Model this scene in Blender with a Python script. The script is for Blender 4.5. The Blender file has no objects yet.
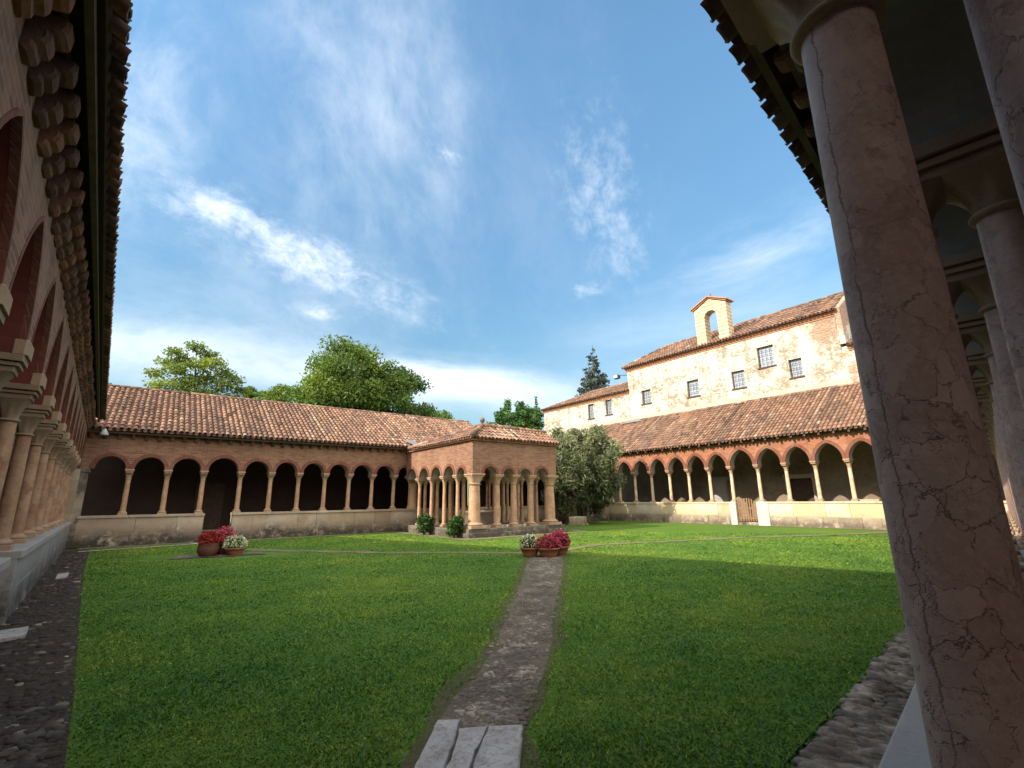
import bpy, math, random
import numpy as np
from mathutils import Vector, Matrix

# ------------------------------------------------------------------ camera, sky, sun, exposure
scene = bpy.context.scene
COL = scene.collection
R = math.radians
EYE = 1.511
PITCH, ROLL, YAW, FPX = 0.23930, -0.01231, 0.64888, 474.94
cam_d = bpy.data.cameras.new('camera')
cam = bpy.data.objects.new('camera', cam_d)
COL.objects.link(cam)
cam_d.sensor_width = 36.0
cam_d.lens = FPX / 1024 * 36.0
cam_d.clip_start = 0.05
cam_d.clip_end = 2000
_fw = Vector((math.sin(YAW) * math.cos(PITCH), math.cos(YAW) * math.cos(PITCH), math.sin(PITCH)))
_rt = Vector((math.cos(YAW), -math.sin(YAW), 0))
_up = _rt.cross(_fw)
_r2 = math.cos(ROLL) * _rt + math.sin(ROLL) * _up
_u2 = -math.sin(ROLL) * _rt + math.cos(ROLL) * _up
_m = Matrix((_r2, _u2, -_fw)).transposed().to_4x4()
_m.translation = Vector((0, 0, EYE))
cam.matrix_world = _m
scene.camera = cam

SUN_EL = R(31.5)
SUN_DIR = Vector((1.0, -0.07, 0)).normalized()          # the way the light travels over the ground
world = bpy.data.worlds.new('World')
scene.world = world
world.use_nodes = True
sun_d = bpy.data.lights.new('sun', 'SUN')
sun_d.energy = 3.2
sun_d.angle = R(0.55)
sun_d.color = (1.0, 0.89, 0.73)
sun = bpy.data.objects.new('sun', sun_d)
COL.objects.link(sun)
_ray = Vector((SUN_DIR.x * math.cos(SUN_EL), SUN_DIR.y * math.cos(SUN_EL), -math.sin(SUN_EL)))
sun.rotation_euler = _ray.to_track_quat('-Z', 'Y').to_euler()
scene.view_settings.view_transform = 'Standard'
scene.view_settings.look = 'None'
scene.view_settings.exposure = 1.25
scene.view_settings.gamma = 1.0
scene.view_settings.use_curve_mapping = False
SKY_STRENGTH = 0.14

# ------------------------------------------------------------------ node helpers
class NT:
    def __init__(self, nt):
        self.nt = nt
    def n(self, t, **kw):
        nd = self.nt.nodes.new(t)
        for k, v in kw.items():
            if k.startswith('_'):
                setattr(nd, k[1:], v)
        for k, v in kw.items():
            if k.startswith('_'):
                continue
            key = int(k[1:]) if k[0] == 'i' and k[1:].isdigit() else k.replace('__', ' ')
            s = nd.inputs[key]
            if isinstance(v, bpy.types.NodeSocket):
                self.nt.links.new(v, s)
            elif hasattr(v, 'outputs'):
                self.nt.links.new(v.outputs[0], s)
            else:
                s.default_value = v
        return nd
    def math(self, op, a, b=0.0, clamp=False):
        return self.n('ShaderNodeMath', _operation=op, _use_clamp=clamp, i0=a, i1=b).outputs[0]
    def vmath(self, op, a, b=(0, 0, 0)):
        return self.n('ShaderNodeVectorMath', _operation=op, i0=a, i1=b).outputs[0]
    def mix(self, f, a, b, mode='MIX'):
        m = self.n('ShaderNodeMix', _data_type='RGBA', _blend_type=mode)
        for i, v in ((0, f), (6, a), (7, b)):
            if isinstance(v, bpy.types.NodeSocket):
                self.nt.links.new(v, m.inputs[i])
            else:
                m.inputs[i].default_value = v if i == 0 else c4(v)
        return m.outputs[2]
    def noise(self, vec, scale, detail=4, rough=0.55, dist=0.0):
        return self.n('ShaderNodeTexNoise', Vector=vec, Scale=scale, Detail=detail, Roughness=rough, Distortion=dist).outputs[0]
    def ramp(self, fac, lo, hi):
        return self.n('ShaderNodeMapRange', Value=fac, i1=lo, i2=hi, _clamp=True).outputs[0]
    def bump(self, h, strength, dist=0.02, normal=None):
        b = self.n('ShaderNodeBump', Strength=strength, Distance=dist, Height=h)
        if normal is not None:
            self.nt.links.new(normal, b.inputs['Normal'])
        return b.outputs[0]

def c4(c):
    return tuple(c) if len(c) == 4 else (c[0], c[1], c[2], 1.0)

def new_mat(name):
    m = bpy.data.materials.new(name)
    m.use_nodes = True
    nt = m.node_tree
    b = nt.nodes['Principled BSDF']
    b.inputs['Specular IOR Level'].default_value = 0.25
    return m, NT(nt), b

def setc(g, b, col, rough=0.85, normal=None):
    nt = g.nt
    if isinstance(col, bpy.types.NodeSocket):
        nt.links.new(col, b.inputs['Base Color'])
    else:
        b.inputs['Base Color'].default_value = c4(col)
    if isinstance(rough, bpy.types.NodeSocket):
        nt.links.new(rough, b.inputs['Roughness'])
    else:
        b.inputs['Roughness'].default_value = rough
    if normal is not None:
        nt.links.new(normal, b.inputs['Normal'])

def obj_vec(g, rnd=True):
    tc = g.n('ShaderNodeTexCoord').outputs['Object']
    if not rnd:
        return tc
    oi = g.n('ShaderNodeObjectInfo').outputs['Random']
    off = g.math('MULTIPLY', oi, 37.0)
    return g.vmath('ADD', tc, g.n('ShaderNodeCombineXYZ', X=off, Y=off, Z=off).outputs[0])

def wall_vec(g, rnd=False):
    v = obj_vec(g, rnd)
    s = g.n('ShaderNodeSeparateXYZ', Vector=v)
    return g.n('ShaderNodeCombineXYZ', X=g.math('ADD', s.outputs[0], s.outputs[1]), Y=s.outputs[2], Z=0.0).outputs[0], v

def attr(g, name='rnd'):
    return g.n('ShaderNodeAttribute', _attribute_name=name).outputs['Fac']

# ------------------------------------------------------------------ world: Nishita sky with procedural clouds
def build_world():
    g = NT(world.node_tree)
    nt = world.node_tree
    bg = nt.nodes['Background']
    bg.inputs['Strength'].default_value = SKY_STRENGTH
    sky = nt.nodes.new('ShaderNodeTexSky')
    sky.sky_type = 'NISHITA'
    sky.sun_disc = False
    sky.sun_elevation = SUN_EL
    sky.sun_rotation = math.atan2(-SUN_DIR.x, -SUN_DIR.y)
    sky.air_density = 1.2
    sky.dust_density = 0.6
    sky.ozone_density = 2.6
    d = g.n('ShaderNodeTexCoord').outputs['Generated']
    def cloud(c, axis, s1, s2, scale, lo, hi, amp, stretch=3.0, seed=0.0):
        c = Vector(c).normalized()
        a = Vector(axis); a = (a - c * a.dot(c)).normalized()
        b = c.cross(a)
        rel = g.vmath('SUBTRACT', d, tuple(c))
        u = g.n('ShaderNodeVectorMath', _operation='DOT_PRODUCT', i0=rel, i1=tuple(a)).outputs['Value']
        v = g.n('ShaderNodeVectorMath', _operation='DOT_PRODUCT', i0=rel, i1=tuple(b)).outputs['Value']
        dc = g.n('ShaderNodeVectorMath', _operation='DOT_PRODUCT', i0=d, i1=tuple(c)).outputs['Value']
        uu = g.math('DIVIDE', u, s1); vv = g.math('DIVIDE', v, s2)
        e = g.math('ADD', g.math('MULTIPLY', uu, uu), g.math('MULTIPLY', vv, vv))
        mask = g.math('MULTIPLY', g.math('POWER', 2.718, g.math('MULTIPLY', e, -1.0)), g.math('GREATER_THAN', dc, 0.0))
        p = g.n('ShaderNodeCombineXYZ', X=g.math('MULTIPLY', u, scale / stretch), Y=g.math('MULTIPLY', v, scale), Z=seed).outputs[0]
        nz = g.noise(p, 1.0, 9, 0.66, 0.25)
        den = g.n('ShaderNodeMapRange', Value=g.math('ADD', nz, g.math('MULTIPLY', g.math('SUBTRACT', mask, 1.0), 0.34)), i1=lo, i2=hi, _clamp=True, _interpolation_type='SMOOTHSTEP').outputs[0]
        return g.math('MULTIPLY', g.math('MULTIPLY', den, mask), amp)
    parts = [
        cloud((.03, .868, .490), (.35, .01, -.085), .065, .042, 22, .18, .76, .95, 1.2, 1.0),
        cloud((.19, .875, .445), (.35, -.03, -.085), .30, .062, 24, .26, .84, .85, 1.4, 3.3),
        cloud((.17, .72, .67), (.10, .13, -.15), .32, .15, 8, .16, .82, .38, 1.5, 5.1),
        cloud((.30, .66, .69), (.12, .13, -.15), .34, .13, 9, .18, .82, .36, 1.6, 6.4),
        cloud((-.08, .82, .565), (.03, -.1, .3), .20, .09, 10, .18, .80, .50, 1.3, 7.7),
        cloud((-.05, .965, .25), (.8, -.2, .0), .40, .07, 9, .05, .65, .62, 2.5, 9.2),
        cloud((.42, .875, .25), (.75, -.40, -.03), .28, .045, 10, .08, .58, .85, 3.0, 11.0),
        cloud((.56, .79, .20), (.75, -.40, -.03), .42, .07, 7, .05, .70, .50, 3.5, 12.0),
        cloud((.614, .53, .585), (.3, .2, -.5), .19, .10, 30, .30, .80, .36, 1.2, 14.0),
        cloud((.68, .54, .49), (.3, .0, -.5), .12, .08, 30, .32, .80, .32, 1.4, 15.0),
        cloud((.82, .36, .43), (.5, -.45, .25), .22, .07, 9, .22, .76, .46, 3.0, 17.0),
        cloud((.80, .40, .30), (.5, -.45, .1), .40, .10, 6, .25, .80, .30, 4.0, 18.0),
        cloud((.55, .60, .58), (.3, .1, -.3), .55, .30, 5, .28, .98, .16, 1.4, 31.0),
        cloud((.10, .90, .42), (.5, .0, -.1), .45, .20, 6, .20, .90, .34, 1.6, 33.0),
        cloud((.372, .678, .632), (.3, -.1, -.1), .035, .018, 60, .26, .80, .42, 1.3, 19.0),
        cloud((.216, .909, .356), (.3, .0, .04), .05, .022, 46, .22, .78, .55, 1.5, 21.0),
        cloud((.67, .616, .414), (.4, -.4, .0), .06, .022, 46, .26, .82, .40, 1.6, 23.0),
    ]
    tot = parts[0]
    for p in parts[1:]:
        tot = g.math('ADD', tot, p)
    tot = g.math('MINIMUM', tot, 0.96)
    s = g.n('ShaderNodeSeparateXYZ', Vector=d).outputs[2]
    hz = g.ramp(s, 0.42, 0.0)
    zt = g.n('ShaderNodeMapRange', Value=s, i1=0.0, i2=0.72, i3=0.34, i4=0.90, _clamp=True).outputs[0]
    tint = g.n('ShaderNodeCombineXYZ', X=g.math('MULTIPLY', zt, 0.78), Y=g.math('MULTIPLY', zt, 0.99), Z=g.math('MULTIPLY', zt, 0.97)).outputs[0]
    skyc = g.mix(1.0, sky.outputs[0], tint, 'MULTIPLY')
    col = g.mix(tot, skyc, (4.3, 4.5, 4.7))
    # unseen bright cloud behind the photographer, added to lift and whiten the shade
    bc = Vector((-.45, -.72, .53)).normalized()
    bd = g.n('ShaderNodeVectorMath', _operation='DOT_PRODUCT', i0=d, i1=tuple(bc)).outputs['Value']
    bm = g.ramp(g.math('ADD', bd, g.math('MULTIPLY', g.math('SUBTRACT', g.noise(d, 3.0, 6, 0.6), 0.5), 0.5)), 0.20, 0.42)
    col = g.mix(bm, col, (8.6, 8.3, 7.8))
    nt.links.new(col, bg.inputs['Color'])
build_world()

# ------------------------------------------------------------------ materials
def make_brick(name, c1, c2, mortar, scale_w=0.26, row=0.075, tint=None):
    m, g, b = new_mat(name)
    wv, v = wall_vec(g)
    bt = g.n('ShaderNodeTexBrick', Vector=wv, Color1=c4(c1), Color2=c4(c2), Mortar=c4(mortar), Scale=1.0)
    bt.inputs['Brick Width'].default_value = scale_w
    bt.inputs['Row Height'].default_value = row
    bt.inputs['Mortar Size'].default_value = 0.009
    bt.inputs['Mortar Smooth'].default_value = 0.3
    bt.inputs['Bias'].default_value = -0.1
    n1 = g.noise(v, 0.9, 5, 0.6)
    n2 = g.noise(v, 7.0, 4, 0.6)
    col = g.mix(g.math('MULTIPLY', g.ramp(n1, 0.52, 0.74), 0.6), bt.outputs['Color'], (0.36, 0.225, 0.155))
    col = g.mix(g.math('MULTIPLY', g.ramp(n2, 0.5, 0.8), 0.5), col, (0.14, 0.075, 0.055))
    n3 = g.noise(g.vmath('MULTIPLY', v, (5.0, 5.0, 0.7)), 0.8, 4, 0.6)
    col = g.mix(g.math('MULTIPLY', g.ramp(n3, 0.56, 0.74), 0.45), col, (0.10, 0.065, 0.05))
    h = g.math('ADD', g.math('MULTIPLY', bt.outputs['Fac'], -1.0), g.math('MULTIPLY', n2, 0.8))
    setc(g, b, col, 0.9, g.bump(h, 0.6, 0.012))
    return m
M = {}
M['brick'] = make_brick('brick', (0.29, 0.145, 0.088), (0.165, 0.078, 0.049), (0.28, 0.205, 0.148))
M['brick_sunlit'] = make_brick('brick_sunlit', (0.36, 0.135, 0.070), (0.22, 0.075, 0.040), (0.34, 0.215, 0.14))  # same brick, with the orange of the sunlight put into its colour
M['brick_arch'] = make_brick('brick_arch', (0.20, 0.068, 0.043), (0.14, 0.046, 0.032), (0.19, 0.095, 0.066), 0.07, 0.30)

def make_stone(name, light, mid, dark, block=True, stain=0.55, green=False):
    m, g, b = new_mat(name)
    v = obj_vec(g)
    r = attr(g)
    n1 = g.noise(v, 1.3, 6, 0.65)
    n2 = g.noise(v, 9.0, 6, 0.65)
    n3 = g.noise(v, 45.0, 3, 0.6)
    col = g.mix(g.ramp(n1, 0.35, 0.68), light, mid)
    col = g.mix(g.math('MULTIPLY', g.ramp(r, 0.30, 0.95), 0.85), col, mid)
    col = g.mix(g.math('MULTIPLY', g.ramp(r, 0.22, 0.0), 0.55), col, tuple(x * 0.62 for x in mid))
    z = g.n('ShaderNodeSeparateXYZ', Vector=g.n('ShaderNodeTexCoord').outputs['Object']).outputs[2]
    low = g.ramp(g.math('ADD', z, g.math('MULTIPLY', g.math('SUBTRACT', n1, 0.5), 1.1)), 0.75, 0.15)
    st = g.math('MULTIPLY', g.math('MULTIPLY', g.ramp(g.math('ADD', g.math('MULTIPLY', g.noise(v, 2.6, 6, 0.7), 0.7), g.math('MULTIPLY', n2, 0.3)), 0.34, 0.54), low), stain * 1.6, True)
    col = g.mix(st, col, dark)
    if green:
        n4 = g.noise(v, 0.8, 5, 0.7)
        col = g.mix(g.math('MULTIPLY', g.ramp(n4, 0.44, 0.60), 0.85), col, (0.07, 0.065, 0.055))
    col = g.mix(g.math('MULTIPLY', g.ramp(n3, 0.55, 0.75), 0.25), col, dark)
    h = g.math('ADD', n2, g.math('MULTIPLY', n3, 0.5))
    setc(g, b, col, 0.88, g.bump(h, 0.5, 0.015))
    return m
M['stone'] = make_stone('pale_stone', (0.48, 0.40, 0.31), (0.31, 0.225, 0.155), (0.060, 0.052, 0.042), stain=0.75)
M['stone_base'] = make_stone('base_rubble', (0.52, 0.45, 0.35), (0.36, 0.28, 0.19), (0.13, 0.105, 0.08), stain=0.7)
M['stone_warm'] = make_stone('warm_stone', (0.60, 0.555, 0.455), (0.50, 0.38, 0.22), (0.10, 0.08, 0.065))
M['stone_grey'] = make_stone('grey_stone', (0.40, 0.38, 0.36), (0.30, 0.275, 0.25), (0.08, 0.07, 0.06), stain=0.7)
M['stone_worn'] = make_stone('worn_stone', (0.36, 0.315, 0.26), (0.235, 0.185, 0.14), (0.055, 0.045, 0.038), stain=0.8, green=True)
M['stone_sill'] = make_stone('sill_stone', (0.44, 0.415, 0.39), (0.30, 0.265, 0.235), (0.10, 0.08, 0.07), stain=0.5)
M['stone_mossy'] = make_stone('mossy_stone', (0.46, 0.40, 0.32), (0.34, 0.28, 0.21), (0.06, 0.055, 0.045), stain=1.0, green=True)
M['stone_step'] = make_stone('step_stone', (0.32, 0.27, 0.22), (0.20, 0.16, 0.125), (0.08, 0.068, 0.056), stain=0.7)

def make_column(name, base, rust, vein, crack=None, vs=7.0, net=0.6):
    m, g, b = new_mat(name)
    v = obj_vec(g)
    oz = g.n('ShaderNodeTexCoord').outputs['Object']
    n1 = g.noise(v, 2.6, 5, 0.6)
    n2 = g.noise(v, 16.0, 6, 0.70)
    n3 = g.noise(v, 60.0, 5, 0.65)
    n5 = g.noise(g.vmath('ADD', v, (3.1, 1.7, 9.2)), 6.0, 6, 0.7)
    warp = g.vmath('SUBTRACT', g.n('ShaderNodeTexNoise', Vector=v, Scale=7.0, Detail=5.0, Roughness=0.65).outputs[1], (.5, .5, .5))
    dv = g.vmath('MULTIPLY', g.vmath('ADD', v, g.vmath('MULTIPLY', warp, (.17, .17, .17))), (1.0, 1.0, 0.75))
    vc = g.n('ShaderNodeTexVoronoi', Vector=dv, Scale=vs * 1.5)
    cell = g.n('ShaderNodeSeparateColor', Color=vc.outputs['Color']).outputs[0]
    edge = g.n('ShaderNodeTexVoronoi', _feature='DISTANCE_TO_EDGE', Vector=dv, Scale=vs * 1.5).outputs['Distance']
    edge2 = g.n('ShaderNodeTexVoronoi', _feature='DISTANCE_TO_EDGE', Vector=dv, Scale=vs * 4.2).outputs['Distance']
    pale = tuple(min(1, x * 1.42) for x in base)
    col = g.mix(g.ramp(n1, 0.34, 0.66), base, rust)
    col = g.mix(g.math('MULTIPLY', g.ramp(cell, 0.45, 1.0), 0.32), col, pale)
    col = g.mix(g.math('MULTIPLY', g.ramp(cell, 0.35, 0.0), 0.25), col, tuple(x * 0.62 for x in rust))
    col = g.mix(g.math('MULTIPLY', g.ramp(n5, 0.52, 0.72), 0.65), col, pale)
    col = g.mix(g.math('MULTIPLY', g.ramp(n2, 0.54, 0.70), 0.50), col, tuple(x * 0.55 for x in rust))
    col = g.mix(g.math('MULTIPLY', g.ramp(n3, 0.48, 0.72), 0.35), col, pale)
    # veins of uneven width, stronger towards the foot of the shaft
    foot = g.ramp(g.n('ShaderNodeSeparateXYZ', Vector=oz).outputs[2], 2.5, 1.2)
    gate = g.ramp(g.math('ADD', g.noise(v, 3.6, 4, 0.6), g.math('MULTIPLY', foot, 0.22)), 0.45, 0.62)
    wid = g.math('ADD', 0.008, g.math('MULTIPLY', g.ramp(n2, 0.40, 0.70), 0.055))
    l1 = g.math('MULTIPLY', g.math('SUBTRACT', 1.0, g.math('DIVIDE', edge, wid), True), gate)
    l2 = g.math('MULTIPLY', g.math('SUBTRACT', 1.0, g.math('DIVIDE', edge2, g.math('MULTIPLY', wid, 1.6)), True), g.math('MULTIPLY', gate, g.ramp(n5, 0.42, 0.6)))
    lines = g.math('MAXIMUM', l1, g.math('MULTIPLY', l2, 0.65), True)
    lines = g.math('MULTIPLY', lines, net)
    if crack is not None:          # one long jagged crack that runs down the shaft
        sx = g.n('ShaderNodeSeparateXYZ', Vector=oz)
        an = g.math('ARCTAN2', sx.outputs[1], sx.outputs[0])
        zz = g.n('ShaderNodeCombineXYZ', X=0.0, Y=0.0, Z=sx.outputs[2]).outputs[0]
        wv = g.math('ADD', g.math('MULTIPLY', g.math('SUBTRACT', g.noise(zz, 3.2, 9, 0.80), 0.5), 1.0), crack)
        dd = g.math('ABSOLUTE', g.math('SUBTRACT', an, wv))
        cw = g.math('ADD', 0.012, g.math('MULTIPLY', g.ramp(g.noise(zz, 7.0, 4, 0.7), 0.40, 0.70), 0.075))
        cl = g.math('MULTIPLY', g.math('SUBTRACT', 1.0, g.math('DIVIDE', dd, cw), True), g.ramp(g.noise(zz, 2.2, 2), 0.34, 0.42))
        lines = g.math('MAXIMUM', lines, cl)
    col = g.mix(g.math('MULTIPLY', lines, 0.9, True), col, vein)
    h = g.math('SUBTRACT', g.math('ADD', g.math('MULTIPLY', n2, 0.5), g.math('MULTIPLY', n3, 0.25)), g.math('MULTIPLY', lines, 0.7))
    setc(g, b, col, g.math('ADD', 0.48, g.math('MULTIPLY', n2, 0.3)), g.bump(h, 0.5, 0.007))
    return m
M['marble'] = make_column('veined_marble', (0.52, 0.37, 0.315), (0.45, 0.275, 0.215), (0.15, 0.060, 0.042))
M['marble_cracked'] = make_column('cracked_marble', (0.55, 0.385, 0.33), (0.46, 0.275, 0.215), (0.16, 0.065, 0.046), crack=-0.58, vs=9.5, net=0.9)
M['marble_tan'] = make_column('tan_marble', (0.42, 0.275, 0.175), (0.34, 0.180, 0.10), (0.17, 0.085, 0.048), vs=4.0, net=0.3)
M['marble_red'] = make_column('red_marble', (0.39, 0.245, 0.155), (0.28, 0.135, 0.080), (0.15, 0.07, 0.042), vs=4.0, net=0.4)
M['marble_pale'] = make_column('pale_marble', (0.55, 0.43, 0.31), (0.47, 0.30, 0.18), (0.25, 0.15, 0.09), vs=4.0, net=0.3)
M['cap_stone'] = make_stone('capital_stone', (0.42, 0.295, 0.20), (0.32, 0.205, 0.125), (0.13, 0.09, 0.065), stain=0.2)

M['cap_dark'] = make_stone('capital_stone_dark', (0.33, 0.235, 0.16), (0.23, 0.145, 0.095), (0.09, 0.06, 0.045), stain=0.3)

def make_tile():
    m, g, b = new_mat('roof_tile')
    v = obj_vec(g, False)
    r = attr(g)
    cr = g.n('ShaderNodeValToRGB', Fac=r)
    el = cr.color_ramp.elements
    el[0].position = 0.0; el[0].color = (0.060, 0.040, 0.030, 1)
    el[1].position = 1.0; el[1].color = (0.40, 0.29, 0.21, 1)
    for p, c in ((0.25, (0.145, 0.085, 0.060)), (0.5, (0.235, 0.130, 0.085)), (0.72, (0.31, 0.175, 0.115)), (0.9, (0.30, 0.22, 0.165))):
        e = el.new(p); e.color = c4(c)
    n1 = g.noise(v, 0.55, 5, 0.6)
    n2 = g.noise(v, 14.0, 5, 0.65)
    col = g.mix(g.math('MULTIPLY', g.ramp(n1, 0.45, 0.66), 0.55), cr.outputs[0], (0.105, 0.075, 0.058))
    col = g.mix(g.math('MULTIPLY', g.ramp(n2, 0.52, 0.70), 0.6), col, (0.065, 0.05, 0.04))
    col = g.mix(g.math('MULTIPLY', g.ramp(g.noise(v, 23.0, 3), 0.58, 0.70), 0.6), col, (0.32, 0.26, 0.19))
    setc(g, b, col, 0.9, g.bump(n2, 0.5, 0.02))
    return m
M['tile'] = make_tile()

def make_simple(name, c1, c2, scale=3.0, rough=0.85, bump=0.3, dist=0.01, spec=None, metal=0.0):
    m, g, b = new_mat(name)
    v = obj_vec(g)
    n = g.noise(v, scale, 6, 0.62)
    n2 = g.noise(v, scale * 9, 4, 0.6)
    f = g.math('ADD', g.math('MULTIPLY', n, 0.7), g.math('MULTIPLY', n2, 0.3))
    setc(g, b, g.mix(g.ramp(f, 0.36, 0.64), c1, c2), rough, g.bump(f, bump, dist))
    b.inputs['Metallic'].default_value = metal
    if spec is not None:
        b.inputs['Specular IOR Level'].default_value = spec
    return m
M['pan'] = make_simple('pan_tile', (0.10, 0.055, 0.038), (0.17, 0.08, 0.05), 5)
M['wood_dark'] = make_simple('dark_wood', (0.055, 0.036, 0.026), (0.095, 0.062, 0.045), 6)
M['wood_board'] = make_simple('board_wood', (0.15, 0.11, 0.085), (0.09, 0.065, 0.05), 6)
M['wood_gate'] = make_simple('gate_wood', (0.20, 0.11, 0.06), (0.28, 0.17, 0.10), 8)
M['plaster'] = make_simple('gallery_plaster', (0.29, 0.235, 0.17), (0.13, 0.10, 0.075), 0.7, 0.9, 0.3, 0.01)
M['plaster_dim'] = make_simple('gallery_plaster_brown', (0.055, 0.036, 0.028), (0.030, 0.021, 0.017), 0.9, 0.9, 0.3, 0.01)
M['soffit'] = make_simple('soffit_plaster', (0.33, 0.31, 0.28), (0.24, 0.22, 0.20), 2.2, 0.9, 0.4, 0.01)
def make_corbel():
    m, g, b = new_mat('corbel_brick')
    v = obj_vec(g); r = g.n('ShaderNodeObjectInfo').outputs['Random']
    n = g.noise(v, 5.0, 6, 0.65)
    col = g.mix(g.ramp(r, 0.1, 0.9), (0.11, 0.058, 0.040), (0.25, 0.115, 0.065))
    col = g.mix(g.math('MULTIPLY', g.ramp(n, 0.45, 0.65), 0.7), col, (0.085, 0.055, 0.04))
    setc(g, b, col, 0.9, g.bump(n, 0.8, 0.03))
    return m
M['corbel'] = make_corbel()
M['floor'] = make_simple('floor_paving', (0.16, 0.12, 0.095), (0.10, 0.075, 0.06), 2)
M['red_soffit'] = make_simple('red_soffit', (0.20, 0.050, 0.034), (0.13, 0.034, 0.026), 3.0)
M['plaster_band'] = make_simple('plaster_band', (0.44, 0.40, 0.33), (0.34, 0.30, 0.24), 1.5)
M['lead'] = make_simple('lead_sheet', (0.20, 0.21, 0.22), (0.12, 0.125, 0.13), 5, 0.55, 0.2, 0.01, 0.5)
M['white_metal'] = make_simple('white_metal', (0.42, 0.42, 0.41), (0.30, 0.30, 0.29), 5, 0.45, 0.1, 0.005, 0.5)
M['iron'] = make_simple('iron_bar', (0.05, 0.05, 0.05), (0.08, 0.07, 0.065), 9, 0.6, 0.2, 0.004, 0.4)
M['terracotta'] = make_simple('terracotta', (0.37, 0.155, 0.085), (0.28, 0.11, 0.065), 7, 0.85, 0.2, 0.005)
M['terracotta_dark'] = make_simple('terracotta_dark', (0.16, 0.06, 0.04), (0.09, 0.04, 0.03), 7, 0.8, 0.2, 0.005)
M['soil'] = make_simple('soil', (0.06, 0.045, 0.033), (0.10, 0.075, 0.055), 9, 0.95, 0.6, 0.02)
M['bark'] = make_simple('bark', (0.13, 0.10, 0.075), (0.07, 0.055, 0.042), 9, 0.95, 0.8, 0.03)
M['cornice'] = make_simple('cornice_brick', (0.46, 0.24, 0.14), (0.36, 0.17, 0.10), 6)

def make_building(name, pale=0.6):
    m, g, b = new_mat(name)
    wv, v = wall_vec(g)
    dv = g.vmath('ADD', wv, g.vmath('MULTIPLY', g.n('ShaderNodeTexNoise', Vector=v, Scale=3.5, Detail=4.0).outputs[1], (.16, .10, 0)))
    dv = g.vmath('MULTIPLY', dv, (1.0, 1.9, 1.0))
    vor = g.n('ShaderNodeTexVoronoi', Vector=dv, Scale=3.2)
    ved = g.n('ShaderNodeTexVoronoi', _feature='DISTANCE_TO_EDGE', Vector=dv, Scale=3.2).outputs['Distance']
    vr = g.n('ShaderNodeSeparateColor', Color=vor.outputs['Color']).outputs[0]
    cr = g.n('ShaderNodeValToRGB', Fac=vr)
    el = cr.color_ramp.elements
    el[0].position = 0.0; el[0].color = (0.24, 0.20, 0.15, 1)
    el[1].position = 1.0; el[1].color = (0.60, 0.56, 0.47, 1)
    for p_, c_ in ((0.2, (0.34, 0.285, 0.215)), (0.35, (0.46, 0.415, 0.33)), (0.7, (0.53, 0.49, 0.40))):
        e = el.new(p_); e.color = c4(c_)
    rub = g.mix(g.ramp(ved, 0.09, 0.03), cr.outputs[0], (0.27, 0.22, 0.16))
    n1 = g.noise(v, 0.55, 6, 0.66)
    n2 = g.noise(v, 4.0, 6, 0.66)
    n3 = g.noise(g.vmath('ADD', v, (7.3, 2.1, 4.4)), 0.42, 5, 0.68)
    pl = g.mix(g.ramp(n2, 0.35, 0.7), (0.64, 0.62, 0.54), (0.53, 0.50, 0.42))
    col = g.mix(g.ramp(g.math('ADD', n1, g.math('MULTIPLY', g.math('SUBTRACT', n2, 0.5), 0.5)), 0.45, 0.45 + 0.16 * pale), rub, pl)
    y = g.n('ShaderNodeSeparateXYZ', Vector=v).outputs[1]
    red = g.math('MULTIPLY', g.ramp(g.math('ADD', n3, g.math('MULTIPLY', g.ramp(y, 14.5, 9.5), 0.17)), 0.63, 0.70), 0.8)
    bt2 = g.n('ShaderNodeTexBrick', Vector=wv, Color1=(0.33, 0.15, 0.09, 1), Color2=(0.25, 0.11, 0.065, 1), Mortar=(0.42, 0.32, 0.23, 1), Scale=1.0)
    bt2.inputs['Brick Width'].default_value = 0.27
    bt2.inputs['Row Height'].default_value = 0.08
    bt2.inputs['Mortar Size'].default_value = 0.012
    col = g.mix(red, col, bt2.outputs['Color'])
    stz = g.noise(g.vmath('MULTIPLY', v, (2.2, 2.2, 0.35)), 0.9, 4, 0.6)
    col = g.mix(g.math('MULTIPLY', g.ramp(stz, 0.50, 0.66), 0.6), col, (0.22, 0.17, 0.125))
    col = g.mix(g.math('MULTIPLY', g.ramp(g.noise(v, 9.0, 5, 0.7), 0.52, 0.62), 0.6), col, (0.22, 0.185, 0.14))
    h = g.math('ADD', n2, g.ramp(ved, 0.0, 0.12))
    setc(g, b, col, 0.92, g.bump(h, 0.6, 0.03))
    return m
M['building'] = make_building('rubble_and_plaster')

def make_banded():
    m, g, b = new_mat('banded_masonry')
    wv, v = wall_vec(g)
    bt = g.n('ShaderNodeTexBrick', Vector=wv, Color1=(0.58, 0.47, 0.32, 1), Color2=(0.54, 0.40, 0.24, 1), Mortar=(0.30, 0.19, 0.11, 1), Scale=1.0)
    bt.inputs['Brick Width'].default_value = 1.1
    bt.inputs['Row Height'].default_value = 0.27
    bt.inputs['Mortar Size'].default_value = 0.035
    n = g.noise(v, 5, 5)
    setc(g, b, g.mix(g.math('MULTIPLY', g.ramp(n, 0.4, 0.7), 0.5), bt.outputs['Color'], (0.58, 0.50, 0.38)), 0.9, g.bump(n, 0.4, 0.02))
    return m
M['banded'] = make_banded()

def make_glass():
    m, g, b = new_mat('window_glass')
    v = obj_vec(g)
    n = g.noise(v, 2.0, 3)
    setc(g, b, g.mix(g.ramp(n, 0.3, 0.7), (0.30, 0.35, 0.42), (0.46, 0.51, 0.58)), 0.08, g.bump(g.noise(v, 3.0, 2), 0.12, 0.02))  # pale blue base colour stands in for the bright sky reflected in the panes
    b.inputs['Specular IOR Level'].default_value = 1.0
    return m
M['glass'] = make_glass()

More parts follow.
